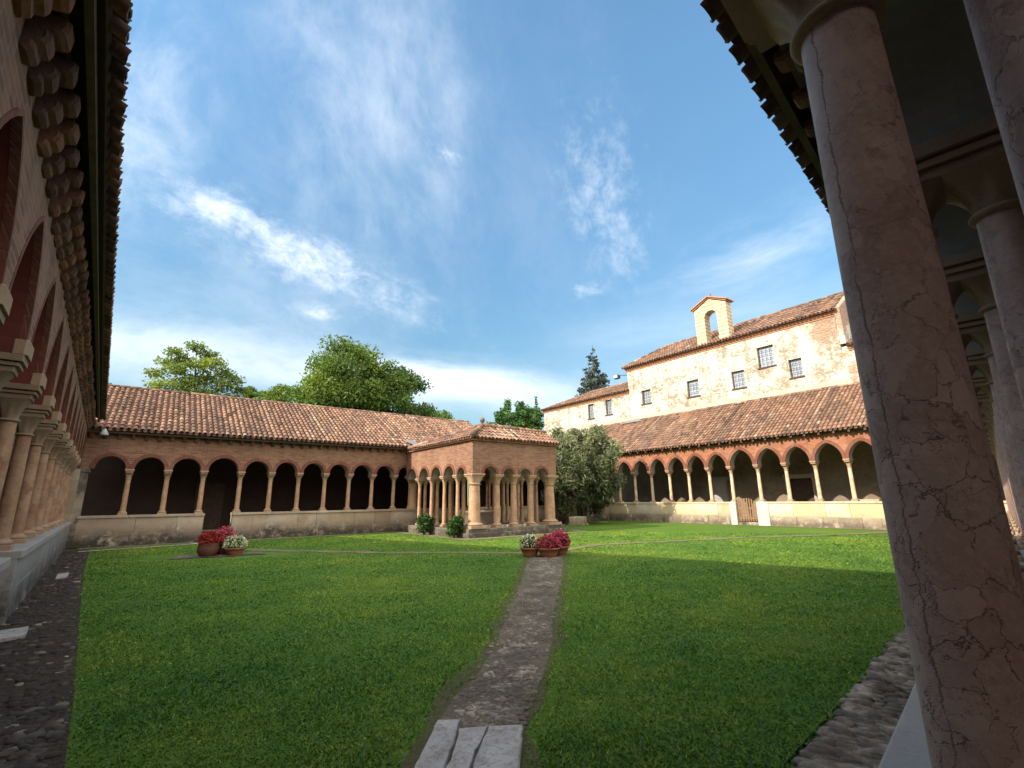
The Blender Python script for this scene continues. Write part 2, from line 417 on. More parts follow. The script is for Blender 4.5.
def make_leaf(name, c_dark, c_mid, c_lit, trans=0.35):
    m = bpy.data.materials.new(name)
    m.use_nodes = True
    nt = m.node_tree
    g = NT(nt)
    b = nt.nodes['Principled BSDF']
    out = nt.nodes['Material Output']
    cr = g.n('ShaderNodeValToRGB', Fac=attr(g))
    el = cr.color_ramp.elements
    el[0].position = 0; el[0].color = c4(c_dark)
    el[1].position = 1; el[1].color = c4(c_lit)
    e = el.new(0.55); e.color = c4(c_mid)
    nt.links.new(cr.outputs[0], b.inputs['Base Color'])
    b.inputs['Roughness'].default_value = 0.6
    b.inputs['Specular IOR Level'].default_value = 0.3
    tr = g.n('ShaderNodeBsdfTranslucent', Color=g.mix(1.0, cr.outputs[0], (1.25, 1.2, 0.6), 'MULTIPLY'))
    mx = g.n('ShaderNodeMixShader', Fac=trans)
    nt.links.new(b.outputs[0], mx.inputs[1]); nt.links.new(tr.outputs[0], mx.inputs[2])
    nt.links.new(mx.outputs[0], out.inputs[0])
    return m
M['leaf_bright'] = make_leaf('leaf_bright', (0.085, 0.13, 0.035), (0.17, 0.24, 0.045), (0.31, 0.38, 0.06))
M['leaf_mid'] = make_leaf('leaf_mid', (0.055, 0.105, 0.030), (0.125, 0.205, 0.038), (0.27, 0.34, 0.06))
M['leaf_deep'] = make_leaf('leaf_deep', (0.040, 0.085, 0.032), (0.085, 0.155, 0.040), (0.17, 0.25, 0.05))
M['leaf_olive'] = make_leaf('leaf_olive', (0.050, 0.066, 0.034), (0.12, 0.145, 0.072), (0.26, 0.28, 0.16), 0.3)
M['leaf_blue'] = make_leaf('leaf_blue', (0.035, 0.055, 0.050), (0.065, 0.090, 0.080), (0.11, 0.14, 0.12), 0.2)
M['leaf_cyp'] = make_leaf('leaf_cypress', (0.030, 0.075, 0.022), (0.065, 0.150, 0.030), (0.12, 0.22, 0.04), 0.25)
M['leaf_shrub'] = make_leaf('leaf_shrub', (0.025, 0.060, 0.018), (0.050, 0.110, 0.025), (0.09, 0.16, 0.035), 0.25)
M['grass'] = make_leaf('grass_blade', (0.032, 0.110, 0.026), (0.098, 0.210, 0.028), (0.28, 0.34, 0.044), 0.35)
M['fl_red'] = make_leaf('petal_red', (0.20, 0.012, 0.012), (0.33, 0.022, 0.018), (0.42, 0.05, 0.04), 0.2)
M['fl_magenta'] = make_leaf('petal_magenta', (0.30, 0.022, 0.055), (0.48, 0.045, 0.11), (0.62, 0.16, 0.22), 0.2)
M['fl_white'] = make_leaf('petal_white', (0.40, 0.44, 0.26), (0.60, 0.62, 0.46), (0.70, 0.70, 0.60), 0.2)
M['fl_pot_green'] = make_leaf('pot_leaves', (0.03, 0.06, 0.02), (0.06, 0.11, 0.03), (0.12, 0.17, 0.05), 0.25)

def make_lawn():
    m, g, b = new_mat('lawn_turf')
    v = obj_vec(g, False)
    n1 = g.noise(v, 0.35, 5, 0.6)
    n2 = g.noise(v, 3.0, 5, 0.65)
    n3 = g.noise(v, 28.0, 4, 0.7)
    col = g.mix(g.ramp(n1, 0.36, 0.66), (0.068, 0.142, 0.022), (0.105, 0.182, 0.026))
    col = g.mix(g.math('MULTIPLY', g.ramp(n2, 0.45, 0.70), 0.5), col, (0.150, 0.210, 0.034))
    col = g.mix(g.math('MULTIPLY', g.ramp(n3, 0.42, 0.75), 0.45), col, (0.052, 0.095, 0.018))
    setc(g, b, col, 0.9, g.bump(g.math('ADD', n3, n2), 0.9, 0.05))
    b.inputs['Specular IOR Level'].default_value = 0.1
    return m
M['lawn'] = make_lawn()

def make_earth(name, c1, c2, c3, scale=5.0):
    m, g, b = new_mat(name)
    v = obj_vec(g, False)
    n1 = g.noise(v, scale * 0.25, 5, 0.65)
    n2 = g.noise(v, scale * 2, 6, 0.7)
    vo = g.n('ShaderNodeTexVoronoi', Vector=v, Scale=scale * 4.0).outputs['Distance']
    col = g.mix(g.ramp(n1, 0.35, 0.65), c1, c2)
    col = g.mix(g.math('MULTIPLY', g.ramp(n2, 0.52, 0.70), 0.7), col, c3)
    setc(g, b, col, 0.95, g.bump(g.math('ADD', n2, g.math('MULTIPLY', vo, -0.8)), 1.0, 0.04))
    return m
M['earth'] = make_earth('path_earth', (0.160, 0.130, 0.092), (0.090, 0.070, 0.050), (0.25, 0.21, 0.155))
M['earth_dark'] = make_earth('verge_earth', (0.052, 0.036, 0.027), (0.036, 0.026, 0.021), (0.085, 0.062, 0.048))
M['gravel'] = make_earth('gravel', (0.22, 0.19, 0.12), (0.16, 0.15, 0.075), (0.11, 0.14, 0.04), 8.0)
M['pebble'] = make_stone('pebble', (0.48, 0.42, 0.35), (0.23, 0.185, 0.145), (0.045, 0.038, 0.032), stain=0.5)
M['pebble_dark'] = make_stone('pebble_dark', (0.17, 0.14, 0.12), (0.070, 0.052, 0.043), (0.025, 0.021, 0.02), stain=0.5)
M['fringe'] = make_earth('fringe_earth', (0.085, 0.095, 0.032), (0.085, 0.066, 0.036), (0.07, 0.11, 0.022))
M['field'] = make_earth('field', (0.07, 0.11, 0.03), (0.09, 0.12, 0.04), (0.11, 0.10, 0.05), 1.0)

def make_slab():
    m, g, b = new_mat('slab_stone')
    v = obj_vec(g)
    n1 = g.noise(v, 3.0, 6, 0.7); n2 = g.noise(v, 30.0, 5, 0.7)
    col = g.mix(g.ramp(n1, 0.4, 0.65), (0.46, 0.44, 0.43), (0.33, 0.30, 0.29))
    n4 = g.noise(v, 7.0, 6, 0.75)
    col = g.mix(g.math('MULTIPLY', g.ramp(n2, 0.50, 0.66), 0.6), col, (0.16, 0.13, 0.11))
    col = g.mix(g.math('MULTIPLY', g.ramp(n4, 0.52, 0.66), 0.7), col, (0.19, 0.155, 0.13))
    setc(g, b, col, 0.8, g.bump(g.math('ADD', n4, n2), 0.9, 0.02))
    return m
M['slab'] = make_slab()

# ------------------------------------------------------------------ mesh builder
class MB:
    def __init__(self):
        self.v = []; self.f = []; self.mi = []; self.r = []; self.sm = []
    def add(self, vs, fs, m=0, r=None, smooth=False):
        o = len(self.v)
        self.v.extend([tuple(p) for p in vs])
        rr = random.random() if r is None else r
        for f in fs:
            self.f.append([i + o for i in f]); self.mi.append(m); self.r.append(rr); self.sm.append(smooth)
    def quad(self, a, b, c, d, m=0, r=None):
        self.add([a, b, c, d], [(0, 1, 2, 3)], m, r)
    def box(self, x0, x1, y0, y1, z0, z1, m=0, r=None, j=0.0):
        q = lambda: random.uniform(-j, j) if j else 0.0
        vs = [(x0 + q(), y0 + q(), z0), (x1 + q(), y0 + q(), z0), (x1 + q(), y1 + q(), z0), (x0 + q(), y1 + q(), z0),
              (x0 + q(), y0 + q(), z1 + q()), (x1 + q(), y0 + q(), z1 + q()), (x1 + q(), y1 + q(), z1 + q()), (x0 + q(), y1 + q(), z1 + q())]
        self.add(vs, [(0, 3, 2, 1), (4, 5, 6, 7), (0, 1, 5, 4), (1, 2, 6, 5), (2, 3, 7, 6), (3, 0, 4, 7)], m, r)
    def bbox(self, x0, x1, y0, y1, z0, z1, m=0, r=None, bev=0.015, j=0.0):
        """box whose upright edges and top edge are chamfered"""
        rings = []
        def ring(ins, z):
            b = bev
            xs0, xs1, ys0, ys1 = x0 + ins, x1 - ins, y0 + ins, y1 - ins
            return [(xs0 + b, ys0, z), (xs1 - b, ys0, z), (xs1, ys0 + b, z), (xs1, ys1 - b, z), (xs1 - b, ys1, z), (xs0 + b, ys1, z), (xs0, ys1 - b, z), (xs0, ys0 + b, z)]
        vs = ring(0, z0) + ring(0, z1 - bev) + ring(bev, z1)
        if j:
            vs = [(a + random.uniform(-j, j), b + random.uniform(-j, j), c + random.uniform(-j, j) * 0.5) for a, b, c in vs]
        fs = []
        for k in (0, 8):
            for i in range(8):
                fs.append((k + i, k + (i + 1) % 8, k + 8 + (i + 1) % 8, k + 8 + i))
        fs.append(tuple(range(16, 24))); fs.append(tuple(range(7, -1, -1)))
        self.add(vs, fs, m, r)
    def lathe(self, cx, cy, prof, n=20, m=0, r=None, cap=True):
        vs = []; fs = []
        for (rad, z) in prof:
            for k in range(n):
                a = 2 * math.pi * k / n
                vs.append((cx + rad * math.cos(a), cy + rad * math.sin(a), z))
        for i in range(len(prof) - 1):
            for k in range(n):
                fs.append((i * n + k, i * n + (k + 1) % n, (i + 1) * n + (k + 1) % n, (i + 1) * n + k))
        self.add(vs, fs, m, r, True)
        if cap:
            self.add(vs[:n], [tuple(range(n - 1, -1, -1))], m, r)
            self.add(vs[-n:], [tuple(range(n))], m, r)
    def tube(self, pts, rads, n=8, m=0, r=None):
        vs = []; fs = []
        P = [Vector(p) for p in pts]
        for i, p in enumerate(P):
            t = (P[min(i + 1, len(P) - 1)] - P[max(i - 1, 0)]).normalized()
            a = t.orthogonal().normalized() if abs(t.z) > 0.95 else t.cross(Vector((0, 0, 1))).normalized()
            b = t.cross(a)
            for k in range(n):
                an = 2 * math.pi * k / n
                vs.append(tuple(p + (a * math.cos(an) + b * math.sin(an)) * rads[i]))
        for i in range(len(P) - 1):
            for k in range(n):
                fs.append((i * n + k, i * n + (k + 1) % n, (i + 1) * n + (k + 1) % n, (i + 1) * n + k))
        fs.append(tuple(range(n - 1, -1, -1))); fs.append(tuple(range(len(vs) - n, len(vs))))
        self.add(vs, fs, m, r, True)
    def blocks(self, x0, x1, y0, y1, z0, z1, course=0.38, length=0.9, m=0, j=0.006):
        """coursed stone blocks, each slightly proud or back of the next"""
        nz = max(1, round((z1 - z0) / course)); zz = z0
        for k in range(nz):
            zt = z0 + (z1 - z0) * (k + 1) / nz
            x = x0
            while x < x1 - 1e-6:
                L = length * random.uniform(0.6, 1.5)
                xe = x + L
                if x1 - xe < 0.35: xe = x1
                d = random.uniform(-j, j)
                self.bbox(x + 0.003, xe - 0.003, y0 + d, y1 - d, zz, zt - 0.002, m, None, 0.010, 0.002)
                x = xe
            zz = zt
    def build(self, name, mats, parent=None, loc=None, rotz=0.0):
        me = bpy.data.meshes.new(name)
        me.from_pydata(self.v, [], self.f)
        if not isinstance(mats, (list, tuple)): mats = [mats]
        for m in mats: me.materials.append(m)
        if self.f:
            me.polygons.foreach_set('material_index', self.mi)
            me.polygons.foreach_set('use_smooth', self.sm)
            a = me.attributes.new('rnd', 'FLOAT', 'FACE')
            a.data.foreach_set('value', self.r)
        me.update()
        o = bpy.data.objects.new(name, me)
        COL.objects.link(o)
        if parent is not None: o.parent = parent
        if loc is not None: o.location = loc
        o.rotation_euler = (0, 0, rotz)
        return o

def empty(name, loc, rotz=0.0):
    o = bpy.data.objects.new(name, None)
    COL.objects.link(o)
    o.location = loc; o.rotation_euler = (0, 0, rotz)
    o.empty_display_size = 0.3
    return o
def tag(o, label=None, cat=None, group=None, kind=None):
    if label: o['label'] = label
    if cat: o['category'] = cat
    if group: o['group'] = group
    if kind: o['kind'] = kind
    return o
def children_of(o):
    return [c for c in COL.objects if c.parent is o]
def copy_tree(o, parent=None):
    c = o.copy(); COL.objects.link(c)
    if parent is not None: c.parent = parent
    for ch in children_of(o):
        copy_tree(ch, c)
    return c

# ------------------------------------------------------------------ roof of curved tiles
def tiles(mb, A, B, S, length, spacing=0.21, tl=0.36, rad=0.082, lim=None, m=0, mpan=1, eave=True, seg=5, dark=0.0, xs=None):
    """rows of cover tiles on the plane through eave A-B that climbs along S"""
    A = Vector(A); B = Vector(B); S = Vector(S).normalized()
    E = (B - A); W = E.length; E.normalize()
    Nn = E.cross(S).normalized()
    if Nn.z < 0: Nn = -Nn
    n = max(1, int(round(W / spacing))); sp = W / n
    ang = [math.pi * k / seg for k in range(seg + 1)]
    for i in range(n):
        u = (i + 0.5) * sp
        v0, v1 = (0.0, length) if lim is None else lim(u)
        if v1 - v0 < 0.1: continue
        k = 0; v = v0
        wob = random.uniform(-0.012, 0.012); tone = random.gauss(0.5, 0.13)
        while v < v1 - 0.05:
            L = min(tl * 1.12, v1 - v + 0.03)
            r0 = rad * random.uniform(0.97, 1.05); r1 = rad * 0.84
            lift = 0.030 + random.uniform(-0.006, 0.014)
            uo = u + wob + random.uniform(-0.010, 0.010)
            vs = []
            sk = random.uniform(-0.008, 0.008)
            for (vv, rr, lf, du) in ((v - 0.02, r0, lift, 0.0), (v + L, r1, 0.004, sk)):
                c = A + E * (uo + du) + S * (vv + random.uniform(-0.008, 0.008)) + Nn * lf
                for a in ang:
                    vs.append(tuple(c + E * (rr * math.cos(a)) + Nn * (rr * math.sin(a) * 0.95)))
            q = seg + 1
            fs = [(a, a + 1, q + a + 1, q + a) for a in range(seg)]
            rr_ = min(1.0, max(0.0, random.gauss(tone, 0.15) if random.random() > .06 else random.random()))
            mb.add(vs, fs, m, rr_, True)
            # thickness of the lower lip: an inner rim a little smaller
            c0 = A + E * uo + S * (v - 0.02) + Nn * lift
            rim = [tuple(c0 + E * (r0 * 0.80 * math.cos(a)) + Nn * (r0 * 0.72 * math.sin(a))) for a in ang]
            mb.add(vs[:q] + rim, [(a, q + a, q + a + 1, a + 1) for a in range(seg)], m, rr_ * 0.8)
            v += tl; k += 1
        if eave and v0 <= 0.001:
            c0 = A + E * (u + sp / 2); rr = rad * 0.95
            vs = []
            for vv in (-0.065 + random.uniform(-.015, .015), 0.30):
                c = c0 + S * vv + Nn * 0.035
                for a in ang:
                    vs.append(tuple(c - E * (rr * math.cos(a)) - Nn * (rr * math.sin(a) * 0.8)))
            q = seg + 1
            mb.add(vs, [(a, a + 1, q + a + 1, q + a) for a in range(seg)], m, random.random(), True)
            c = c0 + S * (-0.065) + Nn * 0.035
            rim = [tuple(c - E * (rr * .78 * math.cos(a)) - Nn * (rr * .58 * math.sin(a))) for a in ang]
            mb.add(vs[:q] + rim, [(a, q + a, q + a + 1, a + 1) for a in range(seg)], m, 0.3)

def roof_slab(mb, pts, th=0.05, mtop=1, mbot=2):
    P = [Vector(p) for p in pts]
    n = (P[1] - P[0]).cross(P[2] - P[0]).normalized()
    if n.z < 0: n = -n
    k = len(P)
    Q = [p - n * th for p in P]
    mb.add(P, [tuple(range(k))], mtop, 0.3)
    mb.add(Q, [tuple(range(k - 1, -1, -1))], mbot, 0.5)
    for i in range(k):
        j = (i + 1) % k
        mb.add([P[i], P[j], Q[j], Q[i]], [(0, 1, 2, 3)], mbot, 0.5)

# ------------------------------------------------------------------ columns
def shaft_mb(r, z0, z1, n=24):
    mb = MB(); H = z1 - z0; prof = []
    for k in range(9):
        t = k / 8
        prof.append((r * (1.0 - 0.10 * t - 0.03 * t * t + 0.02 * math.sin(math.pi * t)), z0 + H * t))
    mb.lathe(0, 0, prof, n, 0, 0.3)
    return mb
def base_mb(r, z0, h, n=24):
    mb = MB()
    s = r * 1.55
    mb.bbox(-s, s, -s, s, z0, z0 + h * 0.45, 0, 0.3, 0.008)
    z = z0 + h * 0.45
    prof = []
    for k in range(7):
        a = -math.pi / 2 + math.pi * k / 6
        prof.append((r * 1.28 + r * 0.20 * math.cos(a), z + h * 0.18 + h * 0.18 * math.sin(a)))
    prof += [(r * 1.12, z + h * 0.42), (r * 1.14, z + h * 0.5), (r * 1.0, z + h * 0.56)]
    mb.lathe(0, 0, prof, n, 0, 0.3)
    return mb
def capital_mb(r, z0, z1, top, n=32):
    """astragal, then a bell with leaf lobes that turns from round to square"""
    mb = MB(); H = z1 - z0; rt = r * 0.87
    ring = []
    for k in range(7):
        a = -math.pi / 2 + math.pi * k / 6
        ring.append((rt * 1.05 + 0.022 * math.cos(a) * (r / 0.1), z0 + 0.018 + 0.018 * math.sin(a)))
    mb.lathe(0, 0, ring, n, 0, 0.4)
    vs = []; fs = []; L = 8
    for i in range(L):
        t = i / (L - 1)
        ex = 2 + 7 * t ** 2.0
        rad = rt * 1.02 + (top - rt * 1.02) * (0.15 * t + 0.85 * t ** 2.2)
        z = z0 + 0.034 + (H - 0.034) * t
        for k in range(n):
            a = 2 * math.pi * k / n
            c, s = math.cos(a), math.sin(a)
            q = (abs(c) ** ex + abs(s) ** ex) ** (-1 / ex)
            lobe = 1 + 0.07 * math.sin(math.pi * min(1, t * 1.15)) * math.cos(8 * a) * (1 if t < 0.95 else 0)
            vs.append((rad * q * c * lobe, rad * q * s * lobe, z))
    for i in range(L - 1):
        for k in range(n):
            fs.append((i * n + k, i * n + (k + 1) % n, (i + 1) * n + (k + 1) % n, (i + 1) * n + k))
    mb.add(vs, fs, 0, 0.4, True)
    mb.add(vs[-n:], [tuple(range(n))], 0, 0.4)
    return mb
class ColumnKit:
    """one set of meshes for all columns of a wing"""
    def __init__(self, r, z0, z1, base_h, cap_h, top, mat, n=24, cap_mat=None):
        self.a = shaft_mb(r, z0 + base_h * 0.98, z1 - cap_h + 0.02, n).build('column', mat)
        self.b = base_mb(r, z0, base_h, n).build('base', M['cap_stone'])
        self.c = capital_mb(r, z1 - cap_h, z1, top).build('capital', cap_mat or M['cap_stone'])
        self.used = False
    def put(self, parent, x, y, rz=0.0):
        if not self.used:
            a, b, c = self.a, self.b, self.c; self.used = True
        else:
            a = self.a.copy(); b = self.b.copy(); c = self.c.copy()
            for o in (a, b, c): COL.objects.link(o)
        a.parent = parent; a.location = (x, y, 0); a.rotation_euler = (0, 0, rz)
        b.parent = a; c.parent = a
        b.rotation_euler = (0, 0, -rz); c.rotation_euler = (0, 0, -rz)
        return a

# ------------------------------------------------------------------ arcades
def arch_curve(xl, xr, zs, kind, h=None, n=18):
    """points of the arch from (xl, zs) over the crown to (xr, zs)"""
    a = (xr - xl) / 2; c = (xl + xr) / 2
    pts = []
    if kind == 'round':
        for k in range(n + 1):
            t = math.pi - math.pi * k / n
            pts.append((c + a * math.cos(t), zs + (h if h else a) / a * a * math.sin(t)))
    else:
        Rr = (a * a + h * h) / (2 * a)
        th = math.atan2(h, Rr - a)
        for k in range(n // 2 + 1):
            t = th * k / (n // 2)
            pts.append((xl + Rr - Rr * math.cos(t), zs + Rr * math.sin(t)))
        for k in range(n // 2 - 1, -1, -1):
            t = th * k / (n // 2)
            pts.append((xr - Rr + Rr * math.cos(t), zs + Rr * math.sin(t)))
    return pts
def offset_curve(pts, w):
    out = []
    for i, p in enumerate(pts):
        a = Vector((*pts[max(i - 1, 0)], 0)); b = Vector((*pts[min(i + 1, len(pts) - 1)], 0))
        t = (b - a).normalized()
        nrm = Vector((-t.y, t.x, 0))
        out.append((p[0] + nrm.x * w, p[1] + nrm.y * w))
    return out

def arcade_wall(root, mats, edges, spring, ztop, t, iw, kind, h, x0, x1, arch_w=0.13, proud=0.03, nseg=18, fill=None):
    """wall carried by the columns; returns nothing. mats = wall, soffit"""
    mb = MB()
    def wallstrip(pa, pb):
        (xa, za), (xb, zb) = pa, pb
        mb.quad((xa, 0, za), (xb, 0, zb), (xb, 0, ztop), (xa, 0, ztop), 0)
        mb.quad((xb, t, zb), (xa, t, za), (xa, t, ztop), (xb, t, ztop), 0)
        mb.quad((xa, 0, za), (xa, t, za), (xb, t, zb), (xb, 0, zb), 1)
    for i in range(len(edges) - 1):
        a, b = edges[i], edges[i + 1]
        hw = (b - a - iw) / 2
        hh = h * (hw / ((edges[1] - edges[0] - iw) / 2)) if (kind != 'round' and h) else None
        cv = arch_curve(a + iw / 2, b - iw / 2, spring, kind, hh, nseg)
        pts = [(a, spring)] + cv + [(b, spring)]
        for p, q in zip(pts[:-1], pts[1:]):
            if q[0] - p[0] > 1e-5: wallstrip(p, q)
        # brick ring round the arch on both faces
        cv2 = [(p[0], max(p[1], spring)) for p in cv]
        ov = [(min(max(p[0], a + 0.004), b - 0.004), max(p[1], spring)) for p in offset_curve(cv2, arch_w)]
        for (yf, ys) in ((-proud, 0.05), (t + proud, t - 0.05)):
            ring = MB()
            for p, q, P, Q in zip(cv2[:-1], cv2[1:], ov[:-1], ov[1:]):
                ring.quad((p[0], yf, p[1]), (q[0], yf, q[1]), (Q[0], yf, Q[1]), (P[0], yf, P[1]), 0)
                ring.quad((p[0], yf, p[1]), (p[0], ys, p[1] - .004), (q[0], ys, q[1] - .004), (q[0], yf, q[1]), 0)
                ring.quad((P[0], yf, P[1]), (Q[0], yf, Q[1]), (Q[0], ys, Q[1]), (P[0], ys, P[1]), 0)
            ring.build('archivolt', M['brick_arch'], root)
    for (xa, xb) in ((x0, edges[0]), (edges[-1], x1)):
        if xb - xa > 0.01:
            wallstrip((xa, spring), (xb, spring))
    return mb.build('upper_wall', mats, root)

def corbel_mb(w, d, hgt):
    """two-step corbel: long upper piece and a shorter rounded one below"""
    mb = MB()
    prof = [(-d, 0), (-d, -hgt * .20), (-d * .93, -hgt * .33), (-d * .76, -hgt * .40), (-d * .62, -hgt * .42), (-d * .60, -hgt * .58), (-d * .50, -hgt * .72), (-d * .33, -hgt * .78), (-d * .28, -hgt * .92), (-d * .12, -hgt), (.02, -hgt)]
    n = len(prof); b = min(.022, w * .14); vs = []
    for (x, ins) in ((-w / 2, b), (-w / 2 + b, 0), (w / 2 - b, 0), (w / 2, b)):
        for (y, z) in prof:
            vs.append((x + random.uniform(-.004, .004), min(.02, y + ins + random.uniform(-.004, .004)), z + ins * .6 * (1 if z < 0 else 0)))
    fs = [(k * n + i, k * n + i + 1, (k + 1) * n + i + 1, (k + 1) * n + i) for k in range(3) for i in range(n - 1)]
    for k in (0, 3):
        o = len(vs); vs.append((vs[k * n][0], .02, 0)); fs.append(tuple(range(k * n, k * n + n)) + (o,))
    mb.add(vs, fs, 0, .5)
    return mb

def place_corbels(root, xs, z, mb, mat):
    first = None
    for x in xs:
        if first is None:
            o = first = mb.build('corbel', mat, root)
        else:
            o = first.copy(); COL.objects.link(o)
        o.location = (x, 0, z + random.uniform(-.006, .006))
        o.rotation_euler = (random.uniform(-.05, .05), random.uniform(-.06, .06), random.uniform(-.07, .07))
        o.scale = (random.uniform(.88, 1.1), random.uniform(.9, 1.06), random.uniform(.9, 1.06))

def impost_mb(iw, y0, y1, z0, z1):
    mb = MB(); H = z1 - z0
    mb.bbox(-iw * 0.44, iw * 0.44, y0 + 0.05, y1 - 0.05, z0, z0 + H * 0.34, 0, 0.2, 0.008)
    mb.bbox(-iw * 0.50, iw * 0.50, y0 + 0.02, y1 - 0.02, z0 + H * 0.34, z0 + H * 0.62, 0, 0.4, 0.02)
    mb.bbox(-iw * 0.56, iw * 0.56, y0, y1, z0 + H * 0.62, z1, 0, 0.3, 0.008)
    return mb

def gallery(root, x0, x1, y0, y1, zf, ztop0, ztop1, mat, holes=()):
    """floor, inner wall and end walls of the covered walk"""
    mb = MB(); mb.box(x0, x1, y0, y1, 0.0, zf, 0, 0.4); mb.build('floor', M['floor'], root)
    mb = MB()
    xs = sorted({x0, x1, *[h[0] for h in holes], *[h[1] for h in holes]})
    zs = sorted({zf, ztop1, *[h[2] for h in holes], *[h[3] for h in holes]})
    for i in range(len(xs) - 1):
        for k in range(len(zs) - 1):
            cx, cz = (xs[i] + xs[i + 1]) / 2, (zs[k] + zs[k + 1]) / 2
            if any(h[0] < cx < h[1] and h[2] < cz < h[3] for h in holes): continue
            mb.box(xs[i], xs[i + 1], y1, y1 + 0.4, zs[k], zs[k + 1], 0, 0.4)
    mb.build('inner_wall', mat, root)

def lean_roof(root, x0, x1, ov, depth, ze, zr, name='roof', lim=None, spacing=0.21, x_cut=None, tl=0.36):
    mb = MB()
    A = (x0, -ov, ze); B = (x1, -ov, ze)
    S = Vector((0, depth + ov, zr - ze)); L = S.length
    roof_slab(mb, [(x0, -ov + 0.03, ze + .01), (x1, -ov + 0.03, ze + .01), (x1, depth, zr), (x0, depth, zr)], 0.06)
    tiles(mb, A, B, S, L, spacing, tl, lim=lim)
    # ridge tiles against the wall behind
    n = int((x1 - x0) / 0.4)
    for i in range(n):
        xa = x0 + (x1 - x0) * i / n; xb = xa + (x1 - x0) / n + 0.04
        mb.tube([(xa, depth, zr + 0.02 + random.uniform(-.01, .01)), (xb, depth, zr + 0.035)], [0.10, 0.085], 8, 0, random.random())
    return mb.build(name, [M['tile'], M['pan'], M['wood_dark']], root)

def eave_boards(root, x0, x1, ov, ze):
    for a, b in ((.10, .15), (.24, .30)):
        mb = MB(); mb.box(x0, x1, -ov + a, -ov + b, ze - 0.13, ze - 0.045, 0, 0.4)
        mb.build('eave_board', M['wood_board'], root)

random.seed(3)
def seq(a, step, n): return [a + step * k for k in range(n)]

# ---- far wing (left half of the picture): round arches
def build_back():
    root = empty('cloister_arcade', (0, 24.0, 0))
    tag(root, 'long brick arcade of round arches in shade, joined to the small projecting pavilion', 'arcade', 'arcades round the lawn')
    sill, cap, ze = 1.12, 2.86, 4.31
    cols = [-0.583, 0.655, 1.898, 3.283, 4.504, 5.702, 6.899, 8.074, 9.256, 10.441]
    edges = [-1.80] + cols + [11.55] + [12.8 + 1.2 * k for k in range(12)]
    t = 0.46; iw = 0.26
    kit = ColumnKit(0.095, sill, cap - 0.15, 0.15, 0.24, 0.14, M['marble_tan'])
    im = None
    for x in edges[1:-1]:
        if 11.5 < x < 11.6: continue
        kit.put(root, x, t / 2)
        if im is None:
            o = im = impost_mb(iw, -0.05, t + 0.05, cap - 0.15, cap).build('impost', M['cap_stone'], root)
        else:
            o = im.copy(); COL.objects.link(o)
        o.location = (x, 0, 0)
    arcade_wall(root, [M['brick'], M['soffit']], edges, cap, ze - 0.12, t, iw, 'round', None, -2.6, 26.9)
    # stout pier column where the pavilion joins
    mb = MB(); mb.lathe(0, 0, [(0.30, sill), (0.30, sill + .08), (0.25, sill + .14), (0.235, cap - .5), (0.26, cap - .47), (0.24, cap - .43), (0.36, cap - .15)], 20)
    mb.bbox(-.37, .37, -.30, .30, cap - .15, cap, 0, .4)
    mb.build('pier_column', M['marble_tan'], root, (11.55, t / 2, 0))
    # low wall with the passage between the third and fourth column
    for xa, xb in ((-1.85, 1.898 + 0.20), (3.283 - 0.16, 26.8)):
        mb = MB()
        mb.blocks(xa, xb, -0.03, t + 0.03, 0.0, 0.42, 0.42, 1.1, 0)
        mb.blocks(xa, xb, -0.015, t + 0.015, 0.42, sill - 0.09, 0.6, 1.3, 0)
        mb.blocks(xa - .02, xb + .02, -0.06, t + 0.06, sill - 0.09, sill, 0.09, 1.6, 0, 0.003)
        mb.build('parapet', M['stone'], root)
    mb = MB()
    mb.blocks(-2.7, -1.80, -0.02, t, 0.0, cap - 0.15, 0.45, 0.5, 0)
    mb.bbox(-2.7, -1.76, -0.06, t + .05, cap - 0.15, cap, 0, .3)
    mb.build('corner_pier', M['stone_mossy'], root)
    place_corbels(root, seq(-1.9, 0.42, 31), ze - 0.13, corbel_mb(0.13, 0.24, 0.20), M['corbel'])
    eave_boards(root, -2.2, 17.5, 0.46, ze)
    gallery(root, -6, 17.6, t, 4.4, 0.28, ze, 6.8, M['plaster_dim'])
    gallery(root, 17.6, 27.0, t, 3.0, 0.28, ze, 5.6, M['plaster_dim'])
    lean_roof(root, -2.4, 17.6, 0.50, 4.4, ze, 6.86)
    mb = MB()
    A = Vector((17.6, -0.3, ze)); B = Vector((27, -0.3, ze)); S = Vector((0, 2.6, 1.2))
    roof_slab(mb, [(17.6, -.3, ze), (27, -.3, ze), (27, 3.1, ze + 1.5), (17.6, 3.1, ze + 1.5)], 0.06)
    tiles(mb, A, B, Vector((0, 3.4, 1.5)), 3.7)
    mb.build('lower_roof', [M['tile'], M['pan'], M['wood_dark']], root)
    mb = MB(); mb.add([(11.0, -0.72, ze + .12), (11.4, -0.80, ze + .10), (11.3, -0.1, ze + .42), (10.7, -.1, ze + .40)], [(0, 1, 2, 3)])
    mb.add([(11.0, -0.72, ze + .12), (11.4, -0.80, ze + .10), (11.4, -0.80, ze - .06), (10.85, -0.70, ze - .06)], [(0, 1, 2, 3)])
    mb.build('lead_flashing', M['lead'], root)
    mb = MB(); mb.box(2.0, 3.2, 4.33, 4.39, .28, 2.5, 0, .4)
    mb.box(2.58, 2.62, 4.30, 4.33, .28, 2.5, 0, .2)
    mb.build('door', M['wood_dark'], root)
    return root
build_back()

